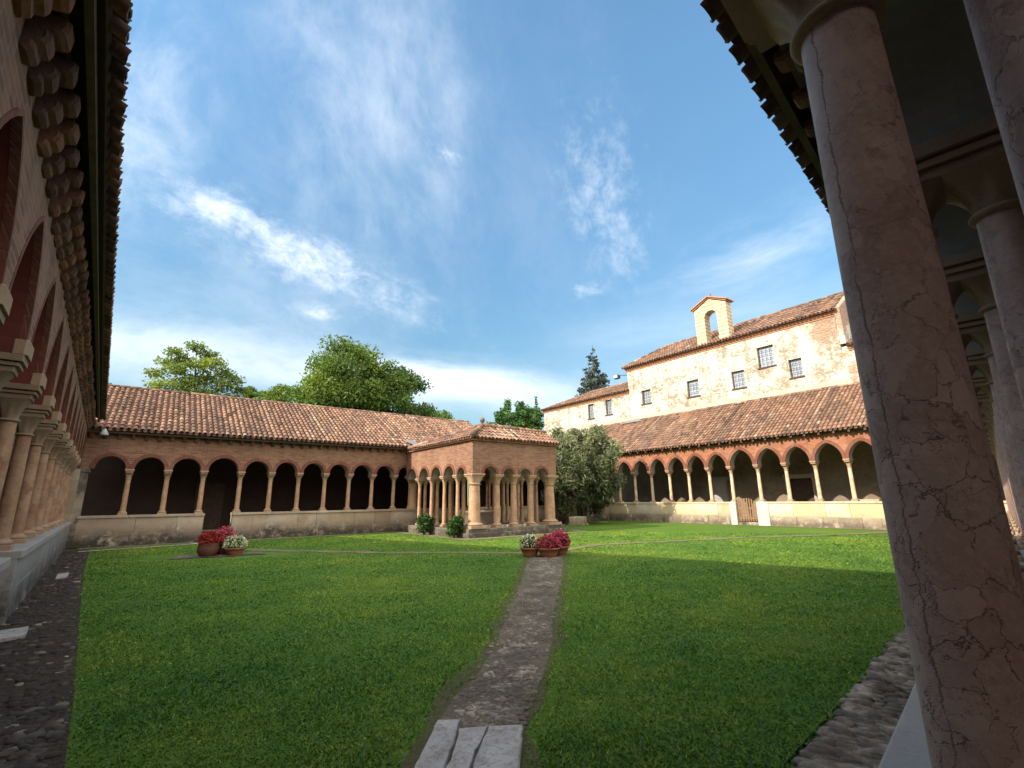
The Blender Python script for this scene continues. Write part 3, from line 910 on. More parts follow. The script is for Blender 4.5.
# ---- right wing: pointed arches in sun
RX, RY0 = 26.937, 27.5
def build_right():
    root = empty('cloister_arcade', (RX, RY0, 0), R(-90))
    tag(root, 'sunlit orange brick arcade of pointed arches with pale low wall, below the old building', 'arcade', 'arcades round the lawn')
    L = lambda Y: RY0 - Y
    ys = [21.765, 20.372, 18.953, 17.55, 16.144, 14.775, 13.203, 11.709, 10.279, 8.786, 7.35, 5.9]
    edges = [L(24.55), L(23.16)] + [L(y) for y in ys] + [L(4.5)]
    sill, cap, ze = 1.25, 3.26, 4.67
    t = 0.46; iw = 0.26
    kit = ColumnKit(0.098, sill, cap - 0.15, 0.15, 0.26, 0.145, M['marble_pale'])
    im = None
    for x in edges[1:-1]:
        kit.put(root, x, t / 2)
        if im is None:
            o = im = impost_mb(iw, -0.05, t + 0.05, cap - 0.15, cap).build('impost', M['cap_stone'], root)
        else:
            o = im.copy(); COL.objects.link(o)
        o.location = (x, 0, 0)
    arcade_wall(root, [M['brick_sunlit'], M['soffit']], edges, cap, ze - 0.10, t, iw, 'pointed', 0.78, L(27.3), L(3.6), 0.16)
    gx0, gx1 = L(14.775), L(13.203)
    for xa, xb in ((L(26.6), gx0 - 0.16), (gx1 + .42, L(3.6))):
        mb = MB()
        mb.blocks(xa, xb, -0.03, t + 0.03, 0.0, 0.50, 0.5, 0.9, 1, 0.02)
        mb.blocks(xa, xb, -0.01, t + 0.01, 0.50, sill - 0.09, 0.6, 1.4, 0)
        mb.blocks(xa, xb, -0.05, t + 0.05, sill - 0.09, sill, 0.09, 1.6, 0, 0.003)
        mb.build('parapet', [M['stone_warm'], M['stone_base']], root)
    for xa, xb in ((gx0 - 0.16, gx0 + 0.20), (gx1 - 0.20, gx1 + 0.42)):
        mb = MB(); mb.bbox(xa, xb, -0.07, t + 0.07, 0, 0.55, 0, .1, .012); mb.bbox(xa, xb, -0.07, t + 0.07, 0.555, sill, 0, .2, .012)
        mb.build('gate_pier', M['stone_pier'], root)
    mb = MB(); mb.bbox(gx0 + .2, gx1 - .2, -0.02, t, 0, 0.16, 0, .3); mb.build('threshold', M['stone'], root)
    rf = None
    for x in seq(L(25.5), 0.66, 33):       # rafter tails under the tiles
        if rf is None:
            mb = MB(); mb.add([(sx * .05, y, z) for sx in (-1, 1) for (y, z) in ((.05, .13), (-.40, -.08), (-.42, -.20), (-.30, -.26), (-.24, -.17), (.05, -.02))],
                              [(0, 1, 2, 3, 4, 5), (11, 10, 9, 8, 7, 6)] + [(k, 6 + k, 6 + (k + 1) % 6, (k + 1) % 6) for k in range(6)])
            o = rf = mb.build('rafter_tail', M['wood_dark'], root)
        else:
            o = rf.copy(); COL.objects.link(o)
        o.location = (x, 0, ze + .02)
    gallery(root, L(29.5), L(-1.0), t, 4.06, 0.28, ze, 7.6, M['plaster'], [(L(13.35), L(12.0), .28, 2.55)])
    mb = MB()   # doorway in the inner wall
    mb.box(L(13.35) - .16, L(13.35), 3.98, 4.12, .28, 2.55, 0); mb.box(L(12.0), L(12.0) + .16, 3.98, 4.12, .28, 2.55, 0)
    mb.box(L(13.35) - .22, L(12.0) + .22, 3.94, 4.10, 2.55, 2.80, 0)
    mb.build('door_frame', M['stone'], root)
    mb = MB(); mb.box(L(13.35), L(12.0), 4.3, 4.36, .28, 2.55); mb.build('door', M['wood_dark'], root)
    # carved slabs and a tomb chest against the inner wall
    mb = MB(); mb.bbox(L(9.9), L(8.3), 3.4, 4.05, .28, 1.15, 0); mb.bbox(L(10.0), L(8.2), 3.3, 4.05, 1.15, 1.32, 0)
    mb.build('tomb_chest', M['stone_warm'], root)
    mb = MB(); mb.bbox(L(18.1), L(17.2), 3.8, 4.05, .28, 2.6, 0); mb.bbox(L(18.25), L(17.05), 3.7, 4.05, 2.6, 2.85, 0)
    mb.build('niche_surround', M['stone_grey'], root)
    lean_roof(root, L(29.3), L(2.2), 0.42, 4.06, ze, 7.60, spacing=0.215)
    # lead patch at the head of the roof
    mb = MB()
    nn = Vector((0, -2.93, 4.48)).normalized() * 0.16
    def rp(x, d): return tuple(Vector((x, -0.42 + 4.48 * d, ze + 2.93 * d)) + nn)
    mb.add([rp(L(25.4), .90), rp(L(23.4), .90), rp(L(23.9), .995), rp(L(24.9), .995)], [(0, 1, 2, 3)])
    mb.build('lead_flashing', M['lead'], root)
    return root
M['stone_pier'] = make_simple('pier_stone', (0.56, 0.52, 0.44), (0.48, 0.43, 0.35), 3.0)
build_right()

def build_gate():
    y0, y1 = 13.42, 14.56
    root = empty('wooden_gate', (RX + 0.12, (y0 + y1) / 2, 0))
    tag(root, 'low wooden picket gate with arched top in the sunlit arcade wall', 'gate')
    w = (y1 - y0) / 2 - .03
    mb = MB()
    for z in (0.32, 0.86): mb.box(-.02, .02, -w, w, z, z + .09, 0)
    mb.box(-.025, .025, w - .06, w, .2, 1.30, 0); mb.box(-.025, .025, -w, -w + .06, .2, 1.10, 0)
    mb.build('frame', M['wood_gate'], root)
    n = 7
    for k in range(n):
        y = -w + .13 + (2 * w - .26) * k / (n - 1)
        h = 1.02 + 0.44 * math.sqrt(max(0, 1 - (y / w) ** 2))
        mb = MB(); mb.bbox(-.045, -.022, y - .038, y + .038, 0.2, h, 0, None, .012)
        mb.build('picket', M['wood_gate'], root)
build_gate()

# ---- left wing, seen along its face
LB = R(3.0)
def build_left():
    root = empty('cloister_arcade', (-math.cos(LB) * 0.78, -math.sin(LB) * 0.78, 0), R(90) + LB)
    tag(root, 'shaded arcade with paired columns and big brick corbels, seen almost edge-on beside the cobbled verge', 'arcade', 'arcades round the lawn')
    sill, cap, ze = 0.93, 2.92, 4.68
    t = 0.73; iw = 0.32
    edges = [0.45] + [3.35 + 1.58 * k for k in range(-1, 13)] + [24.0]
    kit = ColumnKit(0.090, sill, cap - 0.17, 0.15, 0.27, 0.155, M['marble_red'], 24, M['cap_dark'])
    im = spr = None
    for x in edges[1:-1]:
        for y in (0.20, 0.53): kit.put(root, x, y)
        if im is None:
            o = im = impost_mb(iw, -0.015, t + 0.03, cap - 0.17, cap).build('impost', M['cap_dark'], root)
        else:
            o = im.copy(); COL.objects.link(o)
        o.location = (x, 0, 0)
        if spr is None:
            o = spr = MB(); spr.bbox(-iw / 2 - .015, iw / 2 + .015, -.035, .10, cap + .002, cap + .17, 0, .5, .03); o = spr = spr.build('springer', M['cap_stone'], root)
        else:
            o = spr.copy(); COL.objects.link(o)
        o.location = (x, 0, 0)
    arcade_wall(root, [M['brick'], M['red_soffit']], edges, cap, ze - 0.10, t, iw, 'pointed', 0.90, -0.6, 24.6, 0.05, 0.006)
    p0, p1 = edges[5], edges[6]   # the passage
    for xa, xb in ((-.3, p0 + 0.22), (p1 - 0.22, 24.2)):
        mb = MB()
        mb.blocks(xa, xb, -0.02, t + 0.02, 0.0, sill - 0.10, 0.42, 1.2, 0)
        mb.blocks(xa, xb, -0.07, t + 0.07, sill - 0.10, sill, 0.10, 1.7, 0, 0.003)
        mb.build('parapet', M['stone_grey'], root)
    mb = MB(); mb.blocks(23.95, 24.3, -0.03, t, 0, cap - .1, 0.42, 0.5); mb.build('corner_pier', M['stone'], root)
    mb = MB(); mb.blocks(-.6, .45, -.02, t, 0, cap, .42, .6)
    mb.build('corner_pier', M['stone'], root)
    place_corbels(root, seq(0.5, 0.36, 66), ze - 0.16, corbel_mb(0.19, 0.21, 0.30), M['corbel'])
    eave_boards(root, -0.3, 23.6, 0.40, ze)
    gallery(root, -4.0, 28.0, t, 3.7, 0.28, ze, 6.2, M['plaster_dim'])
    lean_roof(root, -0.9, 23.6, 0.40, 3.7, ze, 6.5)
    return root
build_left()

# ---- near wing: the camera stands in its first opening
NA = R(8.0)
def build_near():
    root = empty('cloister_arcade', (-math.sin(NA) * 0.295, math.cos(NA) * 0.295, 0), R(180) + NA)
    tag(root, 'nearest arcade on the right, a big veined marble column close up in its deep shade', 'arcade', 'arcades round the lawn')
    sill, cap, ze = 0.80, 3.18, 4.33
    t = 0.73; iw = 0.34
    cols = [-(1.40 + 1.61 * k) for k in range(16)]
    edges = sorted(cols + [0.45, -27.2])
    kit = ColumnKit(0.100, sill, cap - 0.19, 0.13, 0.23, 0.175, M['marble'], 48)
    im = None
    for x in cols:
        for y in (0.20, 0.53):
            big = abs(x + 1.4) < .1 and y < .3
            o = kit.put(root, x, y, 0.0 if big else random.uniform(0, 6))
            if big:                # the foreground column has its own cracked shaft
                o.data = o.data.copy(); o.data.materials[0] = M['marble_cracked']
        if im is None:
            o = im = impost_mb(iw, -0.07, t + 0.07, cap - 0.19, cap).build('impost', M['cap_stone'], root)
        else:
            o = im.copy(); COL.objects.link(o)
        o.location = (x, 0, 0)
    arcade_wall(root, [M['brick'], M['soffit']], edges, cap, ze - 0.06, t, iw, 'round', None, -27.8, 0.9, 0.14, 0.02, 24)
    mb = MB()
    mb.blocks(-27.6, -1.18, -0.02, t + .02, 0, sill - .10, .33, 1.1, 0)
    mb.blocks(-27.6, -1.16, -0.07, t + .06, sill - .10, sill, .10, 1.5, 0, .003)
    mb.build('parapet', M['stone_sill'], root)
    mb = MB(); mb.blocks(0.45, 1.0, -.02, t, 0, cap, .42, .6); mb.build('corner_pier', M['stone'], root)
    mb = MB(); mb.blocks(-1.15, 0.44, .05, t, 0, .26, .26, .8); mb.build('threshold', M['stone_sill'], root)
    place_corbels(root, seq(-26.6, 0.40, 68), ze - 0.07, corbel_mb(0.16, 0.26, 0.22), M['corbel'])
    eave_boards(root, -27, 0.2, 0.425, ze + .03)
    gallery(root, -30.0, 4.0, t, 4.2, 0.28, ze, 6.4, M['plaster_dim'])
    lean_roof(root, -27.0, 0.3, 0.37, 4.2, ze, 6.5)
    return root
build_near()

# ------------------------------------------------------------------ the small pavilion in the corner of the lawn
def build_pavilion():
    X0, X1, Y0, Y1 = 11.25, 15.52, 17.60, 23.80
    root = empty('well_pavilion', ((X0 + X1) / 2, (Y0 + Y1) / 2, 0))
    ox, oy = (X0 + X1) / 2, (Y0 + Y1) / 2
    tag(root, 'small square brick pavilion on stout pale columns, jutting from the far arcade', 'pavilion')
    zp, cap, ze = 0.36, 2.62, 4.13
    hx, hy = (X1 - X0) / 2, (Y1 - Y0) / 2
    mb = MB()
    mb.blocks(-hx - .55, hx + .72, -hy - .42, -hy + .5, 0, zp * .55, .2, 1.0, 0, .02)
    mb.blocks(-hx - .48, hx + .62, -hy - .34, -hy + .5, zp * .55, zp, .2, 1.2, 0, .02)
    mb.bbox(-hx - .48, hx + .5, -hy + .5, hy - .2, 0, zp - .02, 0, .6, .03)
    mb.build('platform', M['stone_step'], root)
    fx = [11.26 - ox, 12.43 - ox, 13.36 - ox, 14.33 - ox, 15.51 - ox]
    ly = [17.6 - oy, 18.75 - oy, 19.95 - oy, 21.2 - oy, 22.5 - oy, 23.75 - oy]
    big = ColumnKit(0.255, zp, cap - .12, .26, .34, .295, M['marble_tan'])
    big.put(root, fx[0], -hy); big.put(root, fx[-1], -hy)
    mid = ColumnKit(0.150, zp, cap - .12, .18, .30, .22, M['marble_tan'])
    for x in fx[1:-1]: mid.put(root, x, -hy)
    thin = ColumnKit(0.090, zp, cap - .12, .16, .26, .15, M['marble_tan'])
    for y in ly[1:-1]:
        for x in (-hx - .13, -hx + .17): thin.put(root, x, y)
        for x in (hx - .17, hx + .13): thin.put(root, x, y)
    im = None
    for (x, y, sx, sy) in [(fx[0], -hy, .34, .34), (fx[-1], -hy, .34, .34)] + [(x, -hy, .22, .27) for x in fx[1:-1]] + [(s * hx, y, .34, .18) for y in ly[1:-1] for s in (-1, 1)]:
        mb = MB(); mb.bbox(-sx * .9, sx * .9, -sy * .9, sy * .9, cap - .12, cap - .06, 0, .3, .01); mb.bbox(-sx, sx, -sy, sy, cap - .06, cap, 0, .3, .01)
        mb.build('impost', M['cap_stone'], root, (x, y, 0))
    # walls over the arches: front, left, right
    def side(nm, pts, iw, t, xf):
        cc = MB(); zt = ze - .02
        for i in range(len(pts) - 1):
            a, b = pts[i], pts[i + 1]
            la = iw[i] ; lb = iw[i + 1]
            cv = arch_curve(a + la, b - lb, cap, 'round', None, 16)
            P = [(a, cap)] + cv + [(b, cap)]
            for p, q in zip(P[:-1], P[1:]):
                if q[0] - p[0] < 1e-5: continue
                cc.add([xf(p[0], -t / 2, p[1]), xf(q[0], -t / 2, q[1]), xf(q[0], -t / 2, zt), xf(p[0], -t / 2, zt)], [(0, 1, 2, 3)], 0)
                cc.add([xf(p[0], t / 2, p[1]), xf(q[0], t / 2, q[1]), xf(q[0], t / 2, zt), xf(p[0], t / 2, zt)], [(3, 2, 1, 0)], 0)
                cc.add([xf(p[0], -t / 2, p[1]), xf(p[0], t / 2, p[1]), xf(q[0], t / 2, q[1]), xf(q[0], -t / 2, q[1])], [(0, 1, 2, 3)], 1)
            ring = MB()
            ov = [(min(max(p[0], a + .004), b - .004), max(p[1], cap)) for p in offset_curve(cv, .12)]
            for p, q, P2, Q2 in zip(cv[:-1], cv[1:], ov[:-1], ov[1:]):
                yf = -t / 2 - .03
                ring.add([xf(p[0], yf, p[1]), xf(q[0], yf, q[1]), xf(Q2[0], yf, Q2[1]), xf(P2[0], yf, P2[1])], [(0, 1, 2, 3)])
                ring.add([xf(p[0], yf, p[1]), xf(p[0], -t / 2 + .05, p[1] - .004), xf(q[0], -t / 2 + .05, q[1] - .004), xf(q[0], yf, q[1])], [(0, 1, 2, 3)])
                ring.add([xf(P2[0], yf, P2[1]), xf(Q2[0], yf, Q2[1]), xf(Q2[0], -t / 2, Q2[1]), xf(P2[0], -t / 2, P2[1])], [(0, 1, 2, 3)])
            ring.build('archivolt', M['brick_arch'], root)
        for e in (pts[0], pts[-1]):
            cc.add([xf(e, -t / 2, cap), xf(e, t / 2, cap), xf(e, t / 2, zt), xf(e, -t / 2, zt)], [(0, 1, 2, 3)], 0)
        return cc.build('upper_wall', [M['brick'], M['soffit']], root)
    T = .5
    side('front', [-hx - T / 2] + fx[1:-1] + [hx + T / 2], [.58, .2, .2, .2, .58], T, lambda a, b, z: (a, -hy + b, z))
    side('left', [-hy + T / 2] + ly[1:-1] + [hy + .1], [.12, .17, .17, .17, .17, .17], T, lambda a, b, z: (-hx + b, a, z))
    side('right', [-hy + T / 2] + ly[1:-1] + [hy + .1], [.12, .17, .17, .17, .17, .17], T, lambda a, b, z: (hx - b, a, z))
    # roof
    E0 = Vector((X0 - .42 - ox, Y0 - .42 - oy, ze)); E1 = Vector((X1 + .42 - ox, Y0 - .42 - oy, ze))
    F = Vector((12.15 - ox, 18.35 - oy, 4.83)); G = Vector((X1 + .36 - ox, 18.2 - oy, 4.74)); BL = Vector((X0 - .42 - ox, 23.35 - oy, ze))
    mb = MB()
    roof_slab(mb, [E0, E1, G, F], .05); roof_slab(mb, [BL, E0, F], .05)
    Bk = Vector((12.3 - ox, 25.2 - oy, 4.90)); Bk2 = Vector((X1 + .36 - ox, 25.2 - oy, 4.80))
    roof_slab(mb, [F, G, Bk2, Bk], .05, 1, 2); roof_slab(mb, [BL, F, Bk], .05, 1, 2)
    W = (E1 - E0).length
    Sf = Vector((0, F.y - E0.y, F.z - E0.z)); Lf = Sf.length
    xf_ = F.x - E0.x
    tiles(mb, E0, E1, Sf, Lf, .20, .34, lim=lambda u: (0, Lf * min(1, u / xf_)), rad=.08)
    A = BL; Bv = E0; Wl = (Bv - A).length
    Sl = Vector((F.x - E0.x, 0, F.z - E0.z)); Ll = Sl.length
    uF = A.y - F.y
    tiles(mb, A, Bv, Sl, Ll, .20, .34, lim=lambda u: (0, Ll * (u / uF if u < uF else max(0, (Wl - u) / (Wl - uF)))), rad=.08)
    for a, b in ((E0, F), (F, G), (BL, F)):
        n = max(2, int((b - a).length / .38))
        for k in range(n):
            p = a.lerp(b, k / n); q = a.lerp(b, (k + 1.12) / n)
            mb.tube([p + Vector((0, 0, .10)), q + Vector((0, 0, .08))], [.105, .09], 8, 0, random.random())
    mb.build('roof', [M['tile'], M['pan'], M['wood_dark']], root)
    mb = MB(); mb.box(-hx - .36, hx + .36, -hy - .36, -hy + .2, ze - .09, ze - .025, 0); mb.box(-hx - .36, -hx + .2, -hy + .2, hy, ze - .09, ze - .025, 0)
    mb.build('eave_course', M['cornice'], root)
    mb = MB(); mb.lathe(0, 0, [(.11, 0), (.12, .09), (.06, .14), (.06, .17), (.105, .23), (.125, .30), (.105, .37), (.05, .42), (.02, .44)], 16)
    mb.build('finial', M['stone_step'], root, (F.x, F.y, F.z + .02))
    mb = MB()   # round font under the roof
    mb.lathe(0, 0, [(.9, zp - .02), (.9, zp + .5), (1.0, zp + .55), (1.0, zp + .65), (.8, zp + .65), (.75, zp + .4)], 24)
    mb.build('font', M['stone_step'], root, (0.3, .3, 0))
    return root
build_pavilion()

# ------------------------------------------------------------------ old building above the right wing
def holed_wall(mb, y_range, z_range, holes, x, m=0, depth=0.3):
    ys = sorted({*y_range, *[h[0] for h in holes], *[h[1] for h in holes]})
    zs = sorted({*z_range, *[h[2] for h in holes], *[h[3] for h in holes]})
    for i in range(len(ys) - 1):
        for k in range(len(zs) - 1):
            cy, cz = (ys[i] + ys[i + 1]) / 2, (zs[k] + zs[k + 1]) / 2
            if any(h[0] < cy < h[1] and h[2] < cz < h[3] for h in holes): continue
            mb.quad((x, ys[i + 1], zs[k]), (x, ys[i], zs[k]), (x, ys[i], zs[k + 1]), (x, ys[i + 1], zs[k + 1]), m, .4)
    for (a, b, c, d) in holes:
        mb.quad((x, a, c), (x, a, d), (x + depth, a, d), (x + depth, a, c), m)
        mb.quad((x, b, c), (x + depth, b, c), (x + depth, b, d), (x, b, d), m)
        mb.quad((x, a, c), (x + depth, a, c), (x + depth, b, c), (x, b, c), m)
        mb.quad((x, a, d), (x, b, d), (x + depth, b, d), (x + depth, a, d), m)

def add_window(root, x, a, b, c, d):
    mb = MB(); w = .055
    X0, X1 = x + .17, x + .24
    mb.box(X0, X1, a, a + w, c, d); mb.box(X0, X1, b - w, b, c, d); mb.box(X0, X1, a + w, b - w, c, c + w); mb.box(X0, X1, a + w, b - w, d - w, d)
    mb.box(x - .05, x + .12, a - .08, b + .08, c - .10, c - .004)
    f = mb.build('window', M['wood_dark'], root)
    mb = MB(); mb.quad((x + .215, b - w, c + w), (x + .215, a + w, c + w), (x + .215, a + w, d - w), (x + .215, b - w, d - w)); mb.build('pane', M['glass'], f)
    mb = MB(); n = 4; nz = max(4, int((d - c) / .24))
    for k in range(1, n): y = a + (b - a) * k / n; mb.box(x + .05, x + .075, y - .014, y + .014, c, d)
    for k in range(1, nz): z = c + (d - c) * k / nz; mb.box(x + .076, x + .095, a, b, z - .014, z + .014)
    mb.build('grille', M['iron'], f)

def cornice(root, x, y0, y1, z):
    mb = MB()
    for k, (p, h) in enumerate(((.05, .10), (.11, .09), (.17, .09))):
        zz = z - .30 + [0, .10, .19][k]
        mb.box(x - p, x + .1, y0, y1, zz, zz + h - .003, 0, .2 + .3 * k)
    mb.build('cornice', M['cornice'], root)

def build_high():
    X = 31.0; Y0, Y1 = 9.40, 24.85; zt = 12.10
    root = empty('monastery_building', (0, 0, 0))
    tag(root, 'tall old pale plaster and brick building with barred windows and a bell gable', 'building')
    wins = [(22.70, 23.55, 8.68, 10.05), (18.50, 19.45, 8.50, 10.0), (15.12, 16.02, 8.46, 9.94), (13.08, 14.12, 9.48, 11.18), (11.55, 12.30, 8.46, 9.88)]
    wins = [(a, b, (c + d) / 2 - (d - c) * .40 + .04, (c + d) / 2 + (d - c) * .40 + .04) for a, b, c, d in wins]
    mb = MB()
    holed_wall(mb, (Y0, Y1), (5.0, zt), wins, X)
    mb.quad((X, Y0, 0), (X + 8, Y0, 0), (X + 8, Y0, zt), (X, Y0, zt)); mb.quad((X + 8, Y1, 0), (X, Y1, 0), (X, Y1, zt), (X + 8, Y1, zt))
    mb.quad((X + 8, Y0, 0), (X + 8, Y1, 0), (X + 8, Y1, zt), (X + 8, Y0, zt))
    mb.add([(X + .3, Y0, zt), (X + 8, Y0, zt), (X + 4, Y0, 14.52)], [(0, 1, 2)])
    mb.build('wall', M['building'], root)
    mb = MB(); mb.box(X - .05, X - .002, Y0, Y1 + 10, 7.45, 7.98); mb.build('plaster_band', M['plaster_band'], root)
    for w in wins: add_window(root, X, *w)
    cornice(root, X, Y0 - .05, Y1 + .1, zt)
    ov = .32; zr = 14.45; S = Vector((4 + ov, 0, zr - zt)); L = S.length
    mb = MB()
    A = Vector((X - ov, Y1 + .25, zt)); B = Vector((X - ov, Y0 - .1, zt))
    roof_slab(mb, [A, B, (X + 4, Y0 - .1, zr), (X + 4, Y1 - 1.4, zr)], .05)
    roof_slab(mb, [(X + 4, Y0 - .1, zr), (X + 8.3, Y0 - .1, zt), (X + 8.3, Y1 + .25, zt), (X + 4, Y1 - 1.4, zr)], .05)
    roof_slab(mb, [A, (X + 8.3, Y1 + .25, zt), (X + 4, Y1 - 1.4, zr)], .05)
    tiles(mb, A, B, S, L, .23, .40, .09, lim=lambda u: (0, L * min(1, u / 1.65)))
    n = 38
    for k in range(n):
        y = Y1 - 1.4 - (Y1 - Y0 - 1.3) * k / n
        mb.tube([(X + 4, y + .02, zr + .05), (X + 4, y - .42, zr + .065)], [.12, .10], 8, 0, random.random())
    for k in range(12):
        p = A.lerp(Vector((X + 4, Y1 - 1.4, zr)), k / 12); q = A.lerp(Vector((X + 4, Y1 - 1.4, zr)), (k + 1.1) / 12)
        mb.tube([p + Vector((0, 0, .08)), q + Vector((0, 0, .08))], [.12, .10], 8, 0, random.random())
    mb.build('roof', [M['tile'], M['pan'], M['wood_dark']], root)
    # bell gable
    b = MB(); t = .70; y0, y1 = 15.80, 18.25; bx = X + .02; z0 = 11.95; zs = 14.45; ztp = 15.05; c = (y0 + y1) / 2; oa = .48
    cv = arch_curve(c - oa, c + oa, 14.25, 'round', None, 16)
    def strip(p, q, tz):
        b.add([(bx, p[0], p[1]), (bx, q[0], q[1]), (bx, q[0], tz(q[0])), (bx, p[0], tz(p[0]))], [(3, 2, 1, 0)], 0, .4)
        b.add([(bx + t, p[0], p[1]), (bx + t, q[0], q[1]), (bx + t, q[0], tz(q[0])), (bx + t, p[0], tz(p[0]))], [(0, 1, 2, 3)], 0, .4)
        b.add([(bx, p[0], p[1]), (bx + t, p[0], p[1]), (bx + t, q[0], q[1]), (bx, q[0], q[1])], [(0, 1, 2, 3)], 0, .4)
    tz = lambda y: ztp + .62 * (1 - abs(y - c) / ((y1 - y0) / 2)) - .05
    strip((y0, z0), (c - oa, z0), tz); strip((c + oa, z0), (y1, z0), tz)
    for p, q in zip(cv[:-1], cv[1:]):
        if q[0] - p[0] > 1e-6: strip(p, q, tz)
    for y in (y0, y1): b.quad((bx, y, z0), (bx + t, y, z0), (bx + t, y, tz(y)), (bx, y, tz(y)))
    for y in (c - oa, c + oa): b.quad((bx, y, z0), (bx + t, y, z0), (bx + t, y, 14.25), (bx, y, 14.25))
    bell = b.build('bell_gable', M['banded'], root)
    cp = MB()
    for s in (-1, 1):
        for k, (pj, hh) in enumerate(((.10, .0), (.20, .075))):
            ya, yb = c, c + s * ((y1 - y0) / 2 + pj)
            za = ztp + .60 + hh; zb = ztp + hh - .03
            vs = [(bx - pj, ya, za), (bx - pj, yb, zb), (bx + t + pj, yb, zb), (bx + t + pj, ya, za)]
            vs += [(a_, b_, c_ + .085) for a_, b_, c_ in vs]
            cp.add(vs, [(0, 1, 2, 3), (4, 7, 6, 5), (0, 4, 5, 1), (1, 5, 6, 2), (2, 6, 7, 3), (3, 7, 4, 0)], 0)
    cp.build('coping', M['cornice'], bell)
    fn = MB(); fn.lathe(0, 0, [(.10, 0), (.12, .12), (.05, .18), (.03, .36)], 10); fn.build('finial', M['stone'], bell, (bx + t / 2, c, ztp + .74))
    # parapet end with finial
    e = MB()
    e.add([(X - .1, Y0 - .32, 10.0), (X - .1, Y0 - .04, 10.0), (X - .1, Y0 - .04, zt + .12), (X - .1, Y0 - .32, zt + .12), (X + 4, Y0 - .32, zr + .38), (X + 4, Y0 - .04, zr + .38), (X + 4, Y0 - .32, 10.0), (X + 4, Y0 - .04, 10.0)],
          [(0, 1, 2, 3), (3, 2, 5, 4), (0, 3, 4, 6), (1, 7, 5, 2)], 0, .5)
    e.build('gable_parapet', M['building'], root)
    f = MB(); f.bbox(-.28, .28, -.2, .2, 0, .35, 0); f.lathe(0, 0, [(.14, .35), (.10, .6), (.16, .72), (.05, .95)], 10); f.build('gable_finial', M['stone'], root, (X + 3.6, Y0 - .18, zr + .25))
    return root
build_high()

def build_annex():
    X = 31.0; Y0, Y1 = 24.87, 35.6; zt = 10.22
    root = empty('annex_building', (0, 0, 0))
    tag(root, 'lower pale annex with two small windows, left of the tall old building', 'building')
    wins = [(26.58, 27.58, 8.55, 9.97), (28.69, 29.70, 8.50, 9.92)]
    wins = [(26.75, 27.45, 8.55, 9.85), (28.85, 29.55, 8.50, 9.80)]
    mb = MB(); holed_wall(mb, (Y0, Y1), (3.0, zt), wins, X)
    mb.quad((X + 6, Y1, 0), (X, Y1, 0), (X, Y1, zt), (X + 6, Y1, zt)); mb.quad((X + 6, Y0, 0), (X + 6, Y1, 0), (X + 6, Y1, zt), (X + 6, Y0, zt))
    mb.build('wall', M['building'], root)
    for w in wins: add_window(root, X, *w)
    cornice(root, X, Y0, Y1 + .1, zt)
    zr = 11.75; S = Vector((3.3, 0, zr - zt)); L = S.length; mb = MB()
    A = Vector((X - .3, Y1 + .2, zt)); B = Vector((X - .3, Y0, zt))
    roof_slab(mb, [A, B, (X + 3, Y0, zr), (X + 3, Y1 - 3.2, zr)], .05); roof_slab(mb, [A, (X + 6.3, Y1 + .2, zt), (X + 3, Y1 - 3.2, zr)], .05)
    roof_slab(mb, [(X + 6.3, Y0, zt), (X + 6.3, Y1 + .2, zt), (X + 3, Y1 - 3.2, zr), (X + 3, Y0, zr)], .05)
    tiles(mb, A, B, S, L, .23, .40, .09, lim=lambda u: (0, L * min(1, u / 3.4)))
    for k in range(18):
        y = Y1 - 3.2 - (Y1 - Y0 - 3.2) * k / 18
        mb.tube([(X + 3, y + .02, zr + .05), (X + 3, y - .42, zr + .065)], [.12, .10], 8, 0, random.random())
    mb.build('roof', [M['tile'], M['pan'], M['wood_dark']], root)
    # nearer low extension on the other end of the tall building
    root2 = empty('side_extension', (0, 0, 0))
    tag(root2, 'low rubble extension with tiled roof at the near end of the tall building', 'building')
    mb = MB(); holed_wall(mb, (1.0, 9.39), (4.0, 9.85), [], X)
    mb.quad((X, 1.0, 0), (X + 6, 1.0, 0), (X + 6, 1.0, 9.85), (X, 1.0, 9.85)); mb.build('wall', M['building'], root2)
    mb = MB(); A = Vector((X - .3, 9.04, 9.85)); B = Vector((X - .3, .8, 9.85)); S = Vector((3.3, 0, 1.5))
    roof_slab(mb, [A, B, (X + 3, .8, 11.35), (X + 3, 9.04, 11.35)], .05); tiles(mb, A, B, S, S.length, .23, .4, .09)
    mb.build('roof', [M['tile'], M['pan'], M['wood_dark']], root2)
    cornice(root2, X, .9, 9.04, 9.85)
build_annex()

# tall church side behind the left wing: it throws the big shade over the lawn
def build_church():
    root = empty('church', (0, 0, 0))
    tag(root, 'big brick church flank standing behind the left arcade', 'church')
    H = 11.0
    fp = [(-5.6, -14), (-5.6, 4.4), (-10.9, 24.5), (-26, 24.5), (-26, -14)]
    mb = MB(); n = len(fp)
    for i in range(n):
        a, b = fp[i], fp[(i + 1) % n]
        mb.quad((*a, 0), (*b, 0), (*b, H), (*a, H))
    mb.build('wall', M['brick'], root)
    mb = MB()
    rd = [(-16, -14, 13.4), (-18, 24.5, 13.4)]
    mb.add([(-5.6, -14, H), (-5.6, 4.4, H), (-10.9, 24.5, H), rd[1], rd[0]], [(0, 1, 2, 3, 4)]); mb.add([(-26, -14, H), (-26, 24.5, H), rd[1], rd[0]], [(3, 2, 1, 0)])
    mb.add([(-5.6, -14, H), rd[0], (-26, -14, H)], [(0, 1, 2)]); mb.add([(-10.9, 24.5, H), rd[1], (-26, 24.5, H)], [(0, 1, 2)])
    mb.build('roof', M['tile'], root)
build_church()

